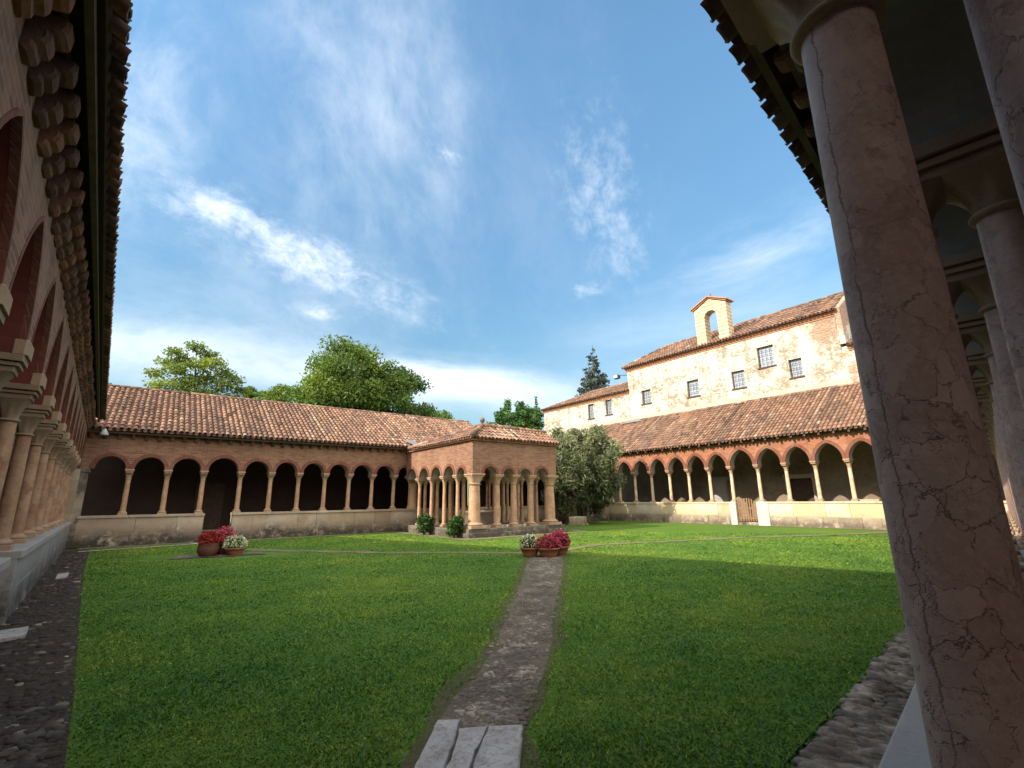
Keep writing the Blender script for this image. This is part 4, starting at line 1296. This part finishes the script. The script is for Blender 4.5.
# ------------------------------------------------------------------ ground
def sheet(name, pts, z, mat, kind='structure'):
    mb = MB(); mb.add([(x, y, z) for x, y in pts], [tuple(range(len(pts)))])
    o = mb.build(name, mat); tag(o, kind=kind); return o
def strip_pts(line, w0, w1=None, wob=0.0, step=0.4):
    """outline of a strip of changing width along a polyline"""
    w1 = w0 if w1 is None else w1
    P = [Vector((x, y, 0)) for x, y in line]; pts = []
    tot = sum((P[i + 1] - P[i]).length for i in range(len(P) - 1)); acc = 0
    Ls, Rs = [], []
    for i in range(len(P) - 1):
        d = P[i + 1] - P[i]; L = d.length; d.normalize(); nn = Vector((-d.y, d.x, 0))
        k = max(1, int(L / step))
        for j in range(k + (1 if i == len(P) - 2 else 0)):
            s = j / k; p = P[i].lerp(P[i + 1], s); w = w0 + (w1 - w0) * (acc + L * s) / tot
            Ls.append(p + nn * (w / 2 + random.uniform(-wob, wob))); Rs.append(p - nn * (w / 2 + random.uniform(-wob, wob)))
        acc += L
    return [(p.x, p.y) for p in Ls], [(p.x, p.y) for p in Rs]
def strip_sheet(name, line, w0, w1, z, mat, wob=0.05):
    l, r = strip_pts(line, w0, w1, wob)
    mb = MB()
    for i in range(len(l) - 1):
        mb.quad((*r[i], z), (*r[i + 1], z), (*l[i + 1], z), (*l[i], z))
    o = mb.build(name, mat); tag(o, kind='structure'); return o

sheet('ground', [(-900, -900), (900, -900), (900, 900), (-900, 900)], -0.03, M['field'])
lawn_pts = [(-0.10, 1.25), (27.0, 4.3), (27.0, 24.0), (-1.7, 24.0)]
sheet('lawn', lawn_pts, 0.0, M['lawn'])
# cobbled verges along the left and near wings
left_edge = [(-0.02, 2.2), (-0.14, 4.2), (-0.22, 5.5), (-0.58, 11.0), (-0.9, 15.9), (-1.25, 22.9)]
def verge(name, a, b, z, mat):
    mb = MB()
    for i in range(len(a) - 1):
        mb.quad((*a[i], z), (*a[i + 1], z), (*b[i + 1], z), (*b[i], z))
    o = mb.build(name, mat); tag(o, kind='structure'); return o
lw = [(-0.80 - 0.052 * y, y) for _, y in left_edge]
verge('cobbled_verge', [(x + random.uniform(-.04, .04), y) for x, y in left_edge], lw, 0.004, M['earth_dark'])
nearL = [(x, 1.05 + .137 * (x - 0.2) + .08) for x in (0.2, 2, 4, 7, 12, 18, 26)]
nearL = [(0.2, 1.15), (1.5, 1.33), (3.2, 1.55), (4.4, 1.70), (7.1, 2.05), (12, 2.72), (18, 3.5), (26, 4.6)]
nearW = [(x, 0.36 + .1405 * x) for x, _ in nearL]
verge('cobbled_verge', nearL, nearW, 0.004, M['earth_dark'])
PATH = [(1.15, 2.2), (1.75, 2.8), (2.4, 3.42), (3.31, 4.31), (4.01, 5.04), (5.06, 6.14), (6.35, 7.51), (8.47, 9.81), (9.3, 10.7)]
strip_sheet('path_fringe', PATH, 0.72, 1.15, 0.004, M['fringe'], 0.10)
strip_sheet('cobbled_path', PATH, 0.50, 0.90, 0.008, M['earth'], 0.06)
strip_sheet('gravel_path', [(2.1, 19.2), (3.05, 18.5), (5.9, 14.5), (8.6, 12.0), (9.2, 11.2)], 0.42, 0.40, 0.012, M['gravel'], 0.12)
strip_sheet('gravel_path', [(9.6, 10.9), (12.25, 11.7), (18.3, 9.9), (23.4, 7.6), (26.5, 6.6)], 0.42, 0.5, 0.016, M['gravel'], 0.12)
strip_sheet('gravel_border', [(-1.6, 23.55), (10.6, 23.55)], 0.6, 0.6, 0.006, M['gravel'], 0.05)
strip_sheet('gravel_border', [(10.35, 23.3), (10.40, 16.85)], 0.5, 0.5, 0.010, M['gravel'], 0.06)
strip_sheet('gravel_border', [(10.2, 16.82), (16.9, 16.82), (17.4, 18.2)], 0.6, 0.6, 0.014, M['gravel'], 0.08)
strip_sheet('gravel_border', [(26.72, 22.5), (26.72, 4.8)], 0.45, 0.45, 0.005, M['gravel'], 0.05)
strip_sheet('stone_kerb', [(-1.5, 21.9), (1.7, 22.6), (2.1, 23.2)], 0.28, 0.28, 0.02, M['slab'], 0.02)
strip_sheet('paving', [(1.0, 17.6), (2.2, 17.05), (3.2, 16.95)], 1.2, .8, 0.020, M['stone_step'], 0.12)

# cobbles as real stones
def stone_field(name, sampler, n, smin, smax, mat, flat=0.45, seed=1, align=None):
    rng = random.Random(seed); mb = MB()
    random.seed(seed)
    for _ in range(n):
        q = sampler(rng)
        if q is None: continue
        x, y, z = q
        s = rng.uniform(smin, smax) * (0.7 + 0.6 * rng.random()); an = rng.uniform(0, 6.28) if align is None else align + rng.gauss(0, .25)
        ax, ay = s, s * (rng.uniform(0.55, 0.95) if align is None else rng.uniform(.35, .6)); h = s * flat * rng.uniform(.6, 1.2)
        ca, sa = math.cos(an), math.sin(an); vs = []
        for (rr, zz) in ((1.0, -.3), (1.0, .25), (.72, .8)):
            for k in range(8):
                t = 2 * math.pi * k / 8; j = 1 + rng.uniform(-.14, .14)
                lx, ly = ax * rr * math.cos(t) * j, ay * rr * math.sin(t) * j
                vs.append((x + lx * ca - ly * sa, y + lx * sa + ly * ca, z + h * zz * (1 + rng.uniform(-.15, .15))))
        vs.append((x, y, z + h))
        fs = []
        for i in (0, 8):
            for k in range(8): fs.append((i + k, i + (k + 1) % 8, i + 8 + (k + 1) % 8, i + 8 + k))
        for k in range(8): fs.append((16 + k, 16 + (k + 1) % 8, 24))
        mb.add(vs, fs, 0, rng.random(), True)
    o = mb.build(name, mat); tag(o, kind='stuff'); return o
def between(a, b, t, s):
    """point in the verge between edge polylines a and b"""
    n = len(a) - 1; k = min(n - 1, int(t * n)); f = t * n - k
    pa = (a[k][0] + (a[k + 1][0] - a[k][0]) * f, a[k][1] + (a[k + 1][1] - a[k][1]) * f)
    pb = (b[k][0] + (b[k + 1][0] - b[k][0]) * f, b[k][1] + (b[k + 1][1] - b[k][1]) * f)
    return pa[0] + (pb[0] - pa[0]) * s, pa[1] + (pb[1] - pa[1]) * s
def left_s(r):
    x, y = between(left_edge, lw, r.random() ** 1.3, r.uniform(.08, .98)); return x, y, 0.005
stone_field('cobblestones', left_s, 1500, .016, .055, M['pebble_dark'], .4, 5)
stone_field('pale_cobbles', left_s, 170, .020, .060, M['pebble'], .22, 8)
def near_s(r):
    x, y = between(nearL[:6], nearW[:6], r.random() ** 1.4, r.uniform(.02, .97)); return x, y, 0.008
stone_field('cobblestones', near_s, 4200, .040, .075, M['pebble'], .55, 6, R(98))
pl, pr = strip_pts(PATH[1:], 0.54, 0.86, 0.0)
def path_s(r):
    t = r.random() ** 1.25; k = min(len(pl) - 2, int(t * (len(pl) - 1))); f = t * (len(pl) - 1) - k
    s = min(1, max(0, r.gauss(.52, .26)))
    a = (pl[k][0] * (1 - f) + pl[k + 1][0] * f, pl[k][1] * (1 - f) + pl[k + 1][1] * f); b = (pr[k][0] * (1 - f) + pr[k + 1][0] * f, pr[k][1] * (1 - f) + pr[k + 1][1] * f)
    return a[0] + (b[0] - a[0]) * s, a[1] + (b[1] - a[1]) * s, 0.008
stone_field('cobblestones', path_s, 4200, .007, .032, M['pebble'], .32, 7)

# ------------------------------------------------------------------ grass
def build_grass():
    rng = np.random.default_rng(11)
    P = np.array([(0, 0)], float)
    xs = []; 
    def density_pts(n):
        # more blades near the camera's end of the lawn; radius drawn so that spacing grows with distance
        az = np.radians(rng.uniform(-12, 82, n)); d = 2.2 * np.exp(rng.uniform(0, 1, n) * math.log(24 / 2.2))
        return np.stack([d * np.sin(az), d * np.cos(az)], -1), d
    pts, d = density_pts(330000)
    x, y = pts[:, 0], pts[:, 1]
    keep = (x > np.interp(y, [p[1] for p in left_edge], [p[0] for p in left_edge]) + rng.normal(0, .07, len(x)))
    keep &= y > np.interp(x, [p[0] for p in nearL], [p[1] for p in nearL]) + rng.normal(0, .05, len(x))
    keep &= (x < 26.4) & (y < 23.2)
    keep &= ~((x > 10.1) & (x < 17.2) & (y > 16.5))
    def off(line, w):
        L = np.array(line, float); best = np.full(len(x), 1e9)
        for i in range(len(L) - 1):
            a, b = L[i], L[i + 1]; ab = b - a; t = np.clip(((x - a[0]) * ab[0] + (y - a[1]) * ab[1]) / (ab @ ab), 0, 1)
            best = np.minimum(best, np.hypot(x - a[0] - t * ab[0], y - a[1] - t * ab[1]))
        return best > w / 2 + np.abs(rng.normal(0, .12, len(x)))
    keep &= off(PATH, .56) | (rng.random(len(x)) < .13)
    keep &= off([(0.6, 1.6), (1.75, 2.85), (2.1, 3.2)], .62)
    keep &= (off([(2.1, 19.2), (3.05, 18.5), (5.9, 14.5), (8.6, 12.0), (9.2, 11.2)], .40) & off([(9.6, 10.9), (12.25, 11.7), (18.3, 9.9), (23.4, 7.6)], .42) | (rng.random(len(x)) < .45))
    keep &= off([(0.9, 17.7), (2.4, 16.9), (3.4, 16.6)], 1.4)
    x, y, d = x[keep], y[keep], d[keep]; n = len(x)
    hgt = rng.uniform(.5, 1.3, n) * (.015 + .0006 * d)
    patch = np.sin(x * 2.1 + 1.3 * np.sin(y * 1.7)) * np.sin(y * 2.6 + 1.1 * np.sin(x * 2.3))
    hgt *= 1 + .35 * patch
    wd = (.0045 + .0009 * d) * rng.uniform(.7, 1.3, n)
    a = rng.uniform(0, 2 * np.pi, n); la = rng.uniform(0, 2 * np.pi, n); ln = hgt * rng.uniform(.5, 2.2, n)
    co = np.zeros((n, 3, 3), np.float32)
    co[:, 0] = np.stack([x - wd * np.cos(a), y - wd * np.sin(a), np.zeros(n) - .002], -1)
    co[:, 1] = np.stack([x + wd * np.cos(a), y + wd * np.sin(a), np.zeros(n) - .002], -1)
    co[:, 2] = np.stack([x + ln * np.cos(la), y + ln * np.sin(la), hgt], -1)
    me = bpy.data.meshes.new('grass')
    me.vertices.add(n * 3); me.vertices.foreach_set('co', co.ravel())
    me.loops.add(n * 3); me.loops.foreach_set('vertex_index', np.arange(n * 3, dtype=np.int32))
    me.polygons.add(n); me.polygons.foreach_set('loop_start', np.arange(0, n * 3, 3, dtype=np.int32))
    at = me.attributes.new('rnd', 'FLOAT', 'FACE')
    big = .47 + .20 * np.sin(x * .9 + 2 * np.sin(y * .5)) * np.sin(y * .8 + np.sin(x * .6)) + .16 * np.sin(x * 2.7 + 1.5 * np.sin(y * 2.2)) * np.sin(y * 3.1 + 1.2 * np.sin(x * 1.9)) + .12 * np.sin(x * 7.9 + 2 * np.sin(y * 5.3)) * np.sin(y * 8.7 + 2 * np.sin(x * 6.1))
    at.data.foreach_set('value', np.clip(big + rng.normal(0, 1, n) * np.interp(d, [3, 12], [.27, .15]) + np.interp(d, [4, 11, 20], [-.07, .07, .14]), 0, 1).astype(np.float32))
    me.update(); me.validate()
    me.materials.append(M['grass'])
    o = bpy.data.objects.new('grass', me); COL.objects.link(o)
    tag(o, kind='stuff')
build_grass()

# ------------------------------------------------------------------ foliage
def leaves(rng, blobs, n, size, up=0.3, flat=1.0, shell=0.55, elong=1.0, tone=None, droop=0.0):
    """leaf quads through the volume of the given blobs: (centre, (rx, ry, rz))"""
    B = np.array([[*c, *r] for c, r in blobs], float)
    vol = np.prod(B[:, 3:], axis=1) ** (2 / 3); w = vol / vol.sum()
    idx = rng.choice(len(B), n, p=w)
    dirs = rng.normal(size=(n, 3)); dirs /= np.linalg.norm(dirs, axis=1)[:, None]
    rad = (shell + (1 - shell) * rng.random(n)) * (1 + rng.normal(0, .07, n)); rad = np.where(rng.random(n) < .2, rng.random(n) * shell, rad)
    p = B[idx, :3] + dirs * B[idx, 3:] * rad[:, None]
    nrm = rng.normal(size=(n, 3)); nrm[:, 2] += up * 2; nrm /= np.linalg.norm(nrm, axis=1)[:, None]
    t = np.cross(nrm, rng.normal(size=(n, 3))); t /= np.linalg.norm(t, axis=1)[:, None] + 1e-9
    b = np.cross(nrm, t)
    s = size * rng.uniform(.6, 1.35, n)[:, None]
    l = s * elong
    co = np.stack([p - t * l, p - b * s * .5 + t * l * .05, p + t * l, p + b * s * .5 + t * l * .05], 1)
    base = rng.random(len(B)) * .5 + .25
    r = np.clip(base[idx] + rng.normal(0, .2, n), 0, 1)
    if tone is not None: r = np.clip(r + tone(p), 0, 1)
    return co, r
def leaf_mesh(name, co, r, mat, parent=None, loc=None):
    n = len(co)
    me = bpy.data.meshes.new(name)
    me.vertices.add(n * 4); me.vertices.foreach_set('co', co.astype(np.float32).ravel())
    me.loops.add(n * 4); me.loops.foreach_set('vertex_index', np.arange(n * 4, dtype=np.int32))
    me.polygons.add(n); me.polygons.foreach_set('loop_start', np.arange(0, n * 4, 4, dtype=np.int32))
    at = me.attributes.new('rnd', 'FLOAT', 'FACE'); at.data.foreach_set('value', r.astype(np.float32))
    me.update(); me.validate(); me.materials.append(mat)
    o = bpy.data.objects.new(name, me); COL.objects.link(o)
    if parent is not None: o.parent = parent
    if loc is not None: o.location = loc
    return o
def tree(name, loc, height, trunk_h, rx, ry, mat, label, cat='tree', nl=9000, size=.16, nb=26, seed=1, group=None, trunk_r=.22, sparse=1.0, top_bias=0.0, blobs_at=None):
    rng = np.random.default_rng(seed); rnd = random.Random(seed)
    root = empty(name, loc); tag(root, label, cat, group)
    mb = MB(); cz = (height + trunk_h) / 2; rz = (height - trunk_h) / 2
    blobs = []
    for k in range(nb):
        for _ in range(40):
            u = np.array([rnd.uniform(-1, 1), rnd.uniform(-1, 1), rnd.uniform(-1, 1)])
            if u @ u < 1 and (u @ u) > .12: break
        q = (u[0] * rx * .85, u[1] * ry * .85, cz + u[2] * rz * .85)
        br = rnd.uniform(.26, .44) * sparse
        blobs.append((q, (rx * br, ry * br, max(.25, rz * br * .72))))
    if blobs_at:
        blobs = [(q, r) for q, r in blobs_at]
    mb.tube([(0, 0, -.1), (.05, .02, trunk_h * .6), (0, .05, trunk_h * 1.1), (.1, 0, height * .62)], [trunk_r, trunk_r * .8, trunk_r * .65, trunk_r * .25], 9)
    for (q, r) in blobs[: max(8, nb * 2 // 3)]:
        z0 = min(q[2] * .8, trunk_h + rnd.uniform(0, .35) * (height - trunk_h))
        st = Vector((0, 0.02, z0)); en = Vector(q); mid = st.lerp(en, .5) + Vector((rnd.uniform(-.2, .2), rnd.uniform(-.2, .2), rnd.uniform(.0, .3)))
        mb.tube([st, mid, en], [trunk_r * .38, trunk_r * .22, trunk_r * .07], 5)
    mb.build('trunk', M['bark'], root)
    co, r = leaves(rng, blobs, nl, size, .3, 1, .4, 1.0)
    leaf_mesh('crown', co, r, mat, root)
    return root
TG = 'trees beyond the far arcade'
tree('broadleaf_tree', (1.9, 40, 0), 13.1, 7.6, 3.5, 3.0, M['leaf_bright'], 'pale feathery tree rising over the far roof, furthest left of the tall ones', nl=9500, size=.11, nb=30, seed=4, group=TG,
     blobs_at=[((dx, dy, z), (rx, ry, rz)) for dx, dy, z, rx, ry, rz in (
         (-.3, 0, 12.6, .9, .8, .45), (.5, .3, 12.2, .9, .8, .4), (-1.5, -.2, 11.9, .8, .7, .4), (-.9, .5, 11.5, .9, .9, .5), (.9, -.4, 11.5, 1.0, .8, .5),
         (-1.9, .3, 11.2, .8, .7, .35), (.1, -.6, 11.1, 1.2, 1.0, .5), (1.6, .3, 11.0, .9, .8, .4), (-1.2, -.5, 10.6, 1.0, .9, .5), (.6, .5, 10.4, 1.4, 1.0, .6), (2.3, 0, 10.5, .9, .8, .45),
         (-2.4, .1, 10.3, .8, .7, .4), (1.7, -.5, 9.9, 1.1, .9, .5), (-.6, 0, 9.8, 1.3, 1.0, .6), (2.9, .2, 9.8, .7, .7, .4), (-2.0, -.3, 9.4, 1.1, .9, .5), (.8, 0, 9.2, 1.6, 1.2, .6), (2.6, 0, 9.0, 1.1, .9, .6), (-1.0, 0, 8.8, 1.5, 1.1, .6), (-2.7, 0, 8.7, .9, .8, .5))])
tree('broadleaf_tree', (7.6, 44, 0), 12.4, 8.0, 2.3, 2.2, M['leaf_mid'], 'small green tree top between the feathery tree and the big dense tree', nl=9000, size=.13, nb=16, seed=9, group=TG)
tree('broadleaf_tree', (12.2, 38.5, 0), 14.6, 7.0, 4.5, 3.6, M['leaf_mid'], 'big dense green tree, the tallest behind the far roof', nl=32000, size=.14, nb=40, seed=12, group=TG, trunk_r=.35)
tree('broadleaf_tree', (16.2, 38.9, 0), 13.5, 6.0, 4.3, 3.2, M['leaf_deep'], 'dark green tree touching the right side of the big dense tree', nl=24000, size=.14, nb=30, seed=15, group=TG, trunk_r=.3)
tree('broadleaf_tree', (24.6, 46, 0), 11.6, 6.5, 3.0, 2.6, M['leaf_deep'], 'low dark treetop just above the right end of the far ridge', nl=9000, size=.15, nb=16, seed=18, group=TG)
tree('broadleaf_tree', (-2.9, 46, 0), 10.8, 7.0, 1.5, 1.5, M['leaf_blue'], 'tiny dull treetop beside the left eave at the end of the far roof', nl=1800, size=.17, nb=9, seed=21, group=TG)

def conifer(name, loc, height, base_r, mat, label, nl, size, seed, group=None, z0=1.0, layers=26, cat='tree', col=False):
    rng = np.random.default_rng(seed); rnd = random.Random(seed)
    root = empty(name, loc); tag(root, label, cat, group)
    mb = MB(); mb.tube([(0, 0, -.1), (0, 0, height * .5), (0, 0, height * .97)], [base_r * .10, base_r * .07, .02], 8)
    blobs = []
    for k in range(layers):
        f = k / (layers - 1); z = z0 + (height - z0) * f
        rr = base_r * ((1 - f) ** .8 if not col else (math.sin(math.pi * min(1, .18 + .82 * (1 - f))) ** .6 if f > .0 else .6))
        rr = max(rr, .1)
        m = 6 if f < .75 else 3
        for i in range(m):
            a = 2.4 * k + 2 * math.pi * i / m + rnd.uniform(-.3, .3); L = rr * rnd.uniform(.55, 1.05)
            c = (L * .6 * math.cos(a), L * .6 * math.sin(a), z - .15 * L)
            blobs.append((c, (max(.12, L * .42), max(.12, L * .42), max(.14, rr * .16 if not col else .45))))
            if not col and i % 2 == 0: mb.tube([(0, 0, z), (L * math.cos(a), L * math.sin(a), z - .2 * L)], [.05, .015], 4)
    mb.build('trunk', M['bark'], root)
    co, r = leaves(rng, blobs, nl, size, .2, 1, .3, 1.3)
    leaf_mesh('crown', co, r, mat, root); return root
conifer('conifer', (48, 44.3, 0), 22.6, 6.2, M['leaf_blue'], 'grey blue conifer rising behind the roof of the lower annex', 20000, .26, 31, z0=6, layers=34)
CG = 'cypresses between the pavilion and the annex'
for (x, y, h, r_, s) in ((31.8, 44, 11.2, 2.5, 41), (33.5, 44.5, 12.9, 2.7, 42), (35.2, 44, 12.1, 2.5, 43), (36.7, 44.5, 12.4, 2.5, 44)):
    lb = {41: 'bright green cypress, the shortest and furthest left of its row over the pavilion roof', 42: 'bright green cypress with the highest broad top over the pavilion roof', 43: 'bright green cypress third from left in the row over the pavilion roof', 44: 'bright green cypress nearest the wall of the lower annex'}[s]
    conifer('cypress', (x, y, 0), h, r_, M['leaf_cyp'], lb, 14000, .16, s, CG, 1.0, 20, 'cypress', True)
conifer('spruce', (37.9, 45, 0), 14.1, 1.5, M['leaf_cyp'], 'thin dark spire of a young spruce at the annex corner', 4500, .13, 46, None, 4.0, 34)

def olive():
    rng = np.random.default_rng(51); rnd = random.Random(51)
    root = empty('olive_tree', (21.95, 21.85, 0)); tag(root, 'bushy grey green olive tree in front of the corner of the sunlit arcade', 'tree')
    mb = MB()
    for k in range(6):
        a = k * 1.05; mb.tube([(.12 * math.cos(a), .12 * math.sin(a), -.05), (.35 * math.cos(a), .35 * math.sin(a), 1.3), (1.0 * math.cos(a + .2), 1.0 * math.sin(a + .2), 3.2)], [.11, .08, .03], 6)
    mb.build('trunk', M['bark'], root)
    blobs = []
    for k in range(80):
        a = rnd.uniform(0, 6.28); z = rnd.uniform(.8, 5.6); R0 = 2.9 * math.sin(math.pi * min(1, max(0.12, (z - .2) / 6.2))) ** .6
        q = rnd.uniform(.35, .9) * R0
        blobs.append(((q * math.cos(a), q * math.sin(a), z), (.60, .60, .62)))
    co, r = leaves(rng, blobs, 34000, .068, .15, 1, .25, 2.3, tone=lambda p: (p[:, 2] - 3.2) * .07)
    leaf_mesh('crown', co, r, M['leaf_olive'], root)
olive()
def shrub(loc, rr, h, seed, label):
    rng = np.random.default_rng(seed); rnd = random.Random(seed)
    root = empty('shrub', loc); tag(root, label, 'shrub', 'shrubs by the pavilion')
    mb = MB()
    for k in range(6):
        a = k * 1.05; mb.tube([(0, 0, -.02), (rr * .4 * math.cos(a), rr * .4 * math.sin(a), h * .6)], [.03, .01], 5)
    mb.build('stem', M['bark'], root)
    blobs = [((rnd.uniform(-.5, .5) * rr, rnd.uniform(-.5, .5) * rr, h * rnd.uniform(.25, .78)), (rr * rnd.uniform(.25, .5), rr * rnd.uniform(.25, .5), h * rnd.uniform(.12, .24))) for _ in range(22)]
    co, r = leaves(rng, blobs, 2600, .075, .4, 1, .4, 1.2); leaf_mesh('foliage', co, r, M['leaf_shrub'], root)
shrub((10.45, 20.6, 0.0), .56, 1.02, 61, 'green leafy shrub at the inner corner of the pavilion, the left of two')
shrub((10.45, 17.85, 0.0), .44, .98, 62, 'green leafy shrub beside the stout corner column of the pavilion')

# ------------------------------------------------------------------ flower pots
def flower_pot(loc, r, h, mat_pot, mat_fl, label, seed, fr=1.12, fh=.32, round_pot=False, n_leaf=1300, n_fl=1100, group='flower pots on the lawn'):
    rng = np.random.default_rng(seed); rnd = random.Random(seed)
    root = empty('flower_pot', loc); tag(root, label, 'flower pot', group)
    mb = MB()
    if round_pot:
        prof = [(r * .75, 0), (r * .98, h * .3), (r * 1.02, h * .6), (r * .92, h * .9), (r * .95, h), (r * .82, h), (r * .8, h * .8)]
    else:
        prof = [(r * .62, 0), (r * .80, h * .4), (r * .92, h * .8), (r * 1.0, h * .82), (r * 1.02, h), (r * .9, h), (r * .86, h * .8)]
    mb.lathe(0, 0, prof, 24); mb.build('pot', mat_pot, root)
    mb = MB(); mb.lathe(0, 0, [(r * .87, h * .78), (.01, h * .86)], 16); mb.build('soil', M['soil'], root)
    blobs = [((rnd.uniform(-.5, .5) * r * fr, rnd.uniform(-.5, .5) * r * fr, h + fh * rnd.uniform(.25, .5)), (r * .5, r * .5, fh * .45)) for _ in range(14)]
    co, rr = leaves(rng, blobs, n_leaf, .034, .4, 1, .3, 1.4); fo = leaf_mesh('foliage', co, rr, M['fl_pot_green'], root)
    bl = [((rnd.uniform(-.6, .6) * r * fr, rnd.uniform(-.6, .6) * r * fr, h + fh * rnd.uniform(.45, .8)), (r * .42, r * .42, fh * .34)) for _ in range(14)]
    nn = int(n_fl * 1.3)
    u = rng.normal(size=(nn, 3)); u /= np.linalg.norm(u, axis=1)[:, None]; u[:, 2] = np.abs(u[:, 2])
    bump = .92 + .16 * np.sin(u[:, 0] * 9 + seed) * np.sin(u[:, 1] * 8) + rng.normal(0, .05, nn)
    ctr = np.stack([u[:, 0] * r * fr * bump, u[:, 1] * r * fr * bump, h + .02 + u[:, 2] * fh * bump], -1)
    co, rr = leaves(rng, [((0, 0, 0), (1e-4, 1e-4, 1e-4))], nn, .030, .5, 1, .75, 1.0)
    co = co + ctr[:, None, :]; leaf_mesh('blossom', co, rr, mat_fl, root)
flower_pot((8.60, 10.62, .01), .27, .24, M['terracotta'], M['fl_white'], 'terracotta bowl of white flowers, left in the trio at the path crossing', 71, fh=.34, n_fl=420, n_leaf=900)
flower_pot((8.92, 10.22, .01), .31, .24, M['terracotta'], M['fl_magenta'], 'terracotta bowl of magenta flowers, front and middle of the trio at the path crossing', 72, fh=.30)
flower_pot((9.42, 10.36, .01), .30, .24, M['terracotta'], M['fl_magenta'], 'terracotta bowl of magenta flowers, right of the trio at the path crossing', 73, fh=.38)
flower_pot((1.72, 17.2, .024), .28, .36, M['terracotta_dark'], M['fl_red'], 'big dark round pot of red flowers by the passage in the far wall', 74, fh=.30, round_pot=True)
flower_pot((2.14, 17.55, .024), .28, .34, M['terracotta_dark'], M['fl_magenta'], 'dark pot of pink flowers behind the white ones by the passage in the far wall', 75, fh=.42)
flower_pot((2.38, 16.95, .024), .29, .20, M['terracotta'], M['fl_white'], 'low terracotta bowl of white flowers by the passage in the far wall', 76, fh=.34, n_fl=500, n_leaf=900)

# ------------------------------------------------------------------ small things
def slab(name, poly, z0, z1, mat, label, group, seed):
    rnd = random.Random(seed); mb = MB()
    pts = []
    for i in range(len(poly)):
        a, b = poly[i], poly[(i + 1) % len(poly)]
        k = max(2, int(math.hypot(b[0] - a[0], b[1] - a[1]) / .07))
        for j in range(k):
            f = j / k; pts.append((a[0] + (b[0] - a[0]) * f + rnd.uniform(-.006, .006), a[1] + (b[1] - a[1]) * f + rnd.uniform(-.006, .006)))
    cx = sum(p[0] for p in pts) / len(pts); cy = sum(p[1] for p in pts) / len(pts); n = len(pts)
    ins = lambda p, q: (p[0] + (cx - p[0]) * q, p[1] + (cy - p[1]) * q)
    vs = [(x, y, z0) for x, y in pts] + [(x, y, z1 - .012) for x, y in pts] + [(*ins(p, .05), z1 + rnd.uniform(-.003, .003)) for p in pts]
    fs = [(i, (i + 1) % n, n + (i + 1) % n, n + i) for i in range(n)] + [(n + i, n + (i + 1) % n, 2 * n + (i + 1) % n, 2 * n + i) for i in range(n)] + [tuple(range(2 * n, 3 * n))]
    mb.add(vs, fs, 0, .3)
    o = mb.build(name, mat); tag(o, label, 'stone slab', group); return o
SG = 'slabs at the start of the cobbled path'
d1 = Vector((-.655, -.755)); n1 = Vector((.755, -.655))
o1 = Vector((1.79, 3.24))
def sp(u, v): p = o1 + n1 * u + d1 * v; return (p.x, p.y)
slab('stone_slab', [sp(0, -.02), sp(.15, -.03), sp(.17, .3), sp(.15, 1.7), sp(0, 1.7)], -.02, .075, M['slab'], 'worn grey slab with a rounded corner, left of the three at the start of the path', SG, 81)
slab('stone_slab', [sp(.160, .05), sp(.345, .02), sp(.31, .35), sp(.28, 1.7), sp(.158, 1.7), sp(.176, .3)], -.02, .055, M['slab'], 'smooth grey slab left of the dark crack, middle of the three at the start of the path', SG, 82)
slab('stone_slab', [sp(.355, .02), sp(.575, -.01), sp(.59, .5), sp(.57, 1.7), sp(.293, 1.7), sp(.322, .36)], -.02, .06, M['slab'], 'broken grey slab right of the dark crack at the start of the path', SG, 83)
slab('stone_slab', [(-1.20, 8.25), (-.90, 8.35), (-.93, 8.85), (-1.22, 8.75)], 0, .05, M['slab'], 'pale loose slab lying on the cobbles by the left wall', 'loose slabs on the left verge', 84)
slab('stone_slab', [(-1.25, 14.3), (-1.08, 14.35), (-1.12, 15.1), (-1.3, 15.0)], 0, .045, M['slab'], 'small pale slab further along the left cobbles, near the corner', 'loose slabs on the left verge', 85)
mb = MB(); mb.bbox(-.55, .55, -.35, .35, 0, .50, 0, .4, .04, .02); mb.bbox(-.62, .62, -.42, .42, 0, .10, 0, .6, .03, .01)
tag(mb.build('stone_block', M['stone_warm'], None, (20.9, 21.2, 0), R(20)), 'weathered stone block on the grass at the foot of the olive tree', 'stone block')

def floodlight():
    root = empty('floodlight', (30.85, 25.05, 11.55)); tag(root, 'small floodlight on a bracket at the left corner of the tall building', 'floodlight')
    mb = MB(); mb.tube([(.15, -.2, 0), (-.1, .25, .05), (-.15, .55, .02)], [.03, .03, .03], 6); mb.build('bracket', M['iron'], root)
    mb = MB(); mb.bbox(-.30, .05, .45, .95, -.16, .16, 0, .4, .04); mb.build('housing', M['iron'], root)
    mb = MB(); mb.box(-.325, -.302, .50, .90, -.12, .12); mb.build('lens', M['glass'], root)
floodlight()
def corner_lamp():
    root = empty('wall_lamp', (-1.50, 23.25, 4.12)); root.scale = (.75, .75, .75); tag(root, 'white metal lamp under the eave in the left corner', 'lamp')
    mb = MB(); mb.lathe(0, 0, [(.04, .20), (.08, .16), (.15, .02), (.20, -.10), (.19, -.11), (.10, .0)], 14); mb.build('shade', M['white_metal'], root)
    mb = MB(); mb.tube([(0, .0, .18), (0, .2, .25), (0, .75, .2)], [.022, .022, .022], 6); mb.build('arm', M['white_metal'], root)
corner_lamp()
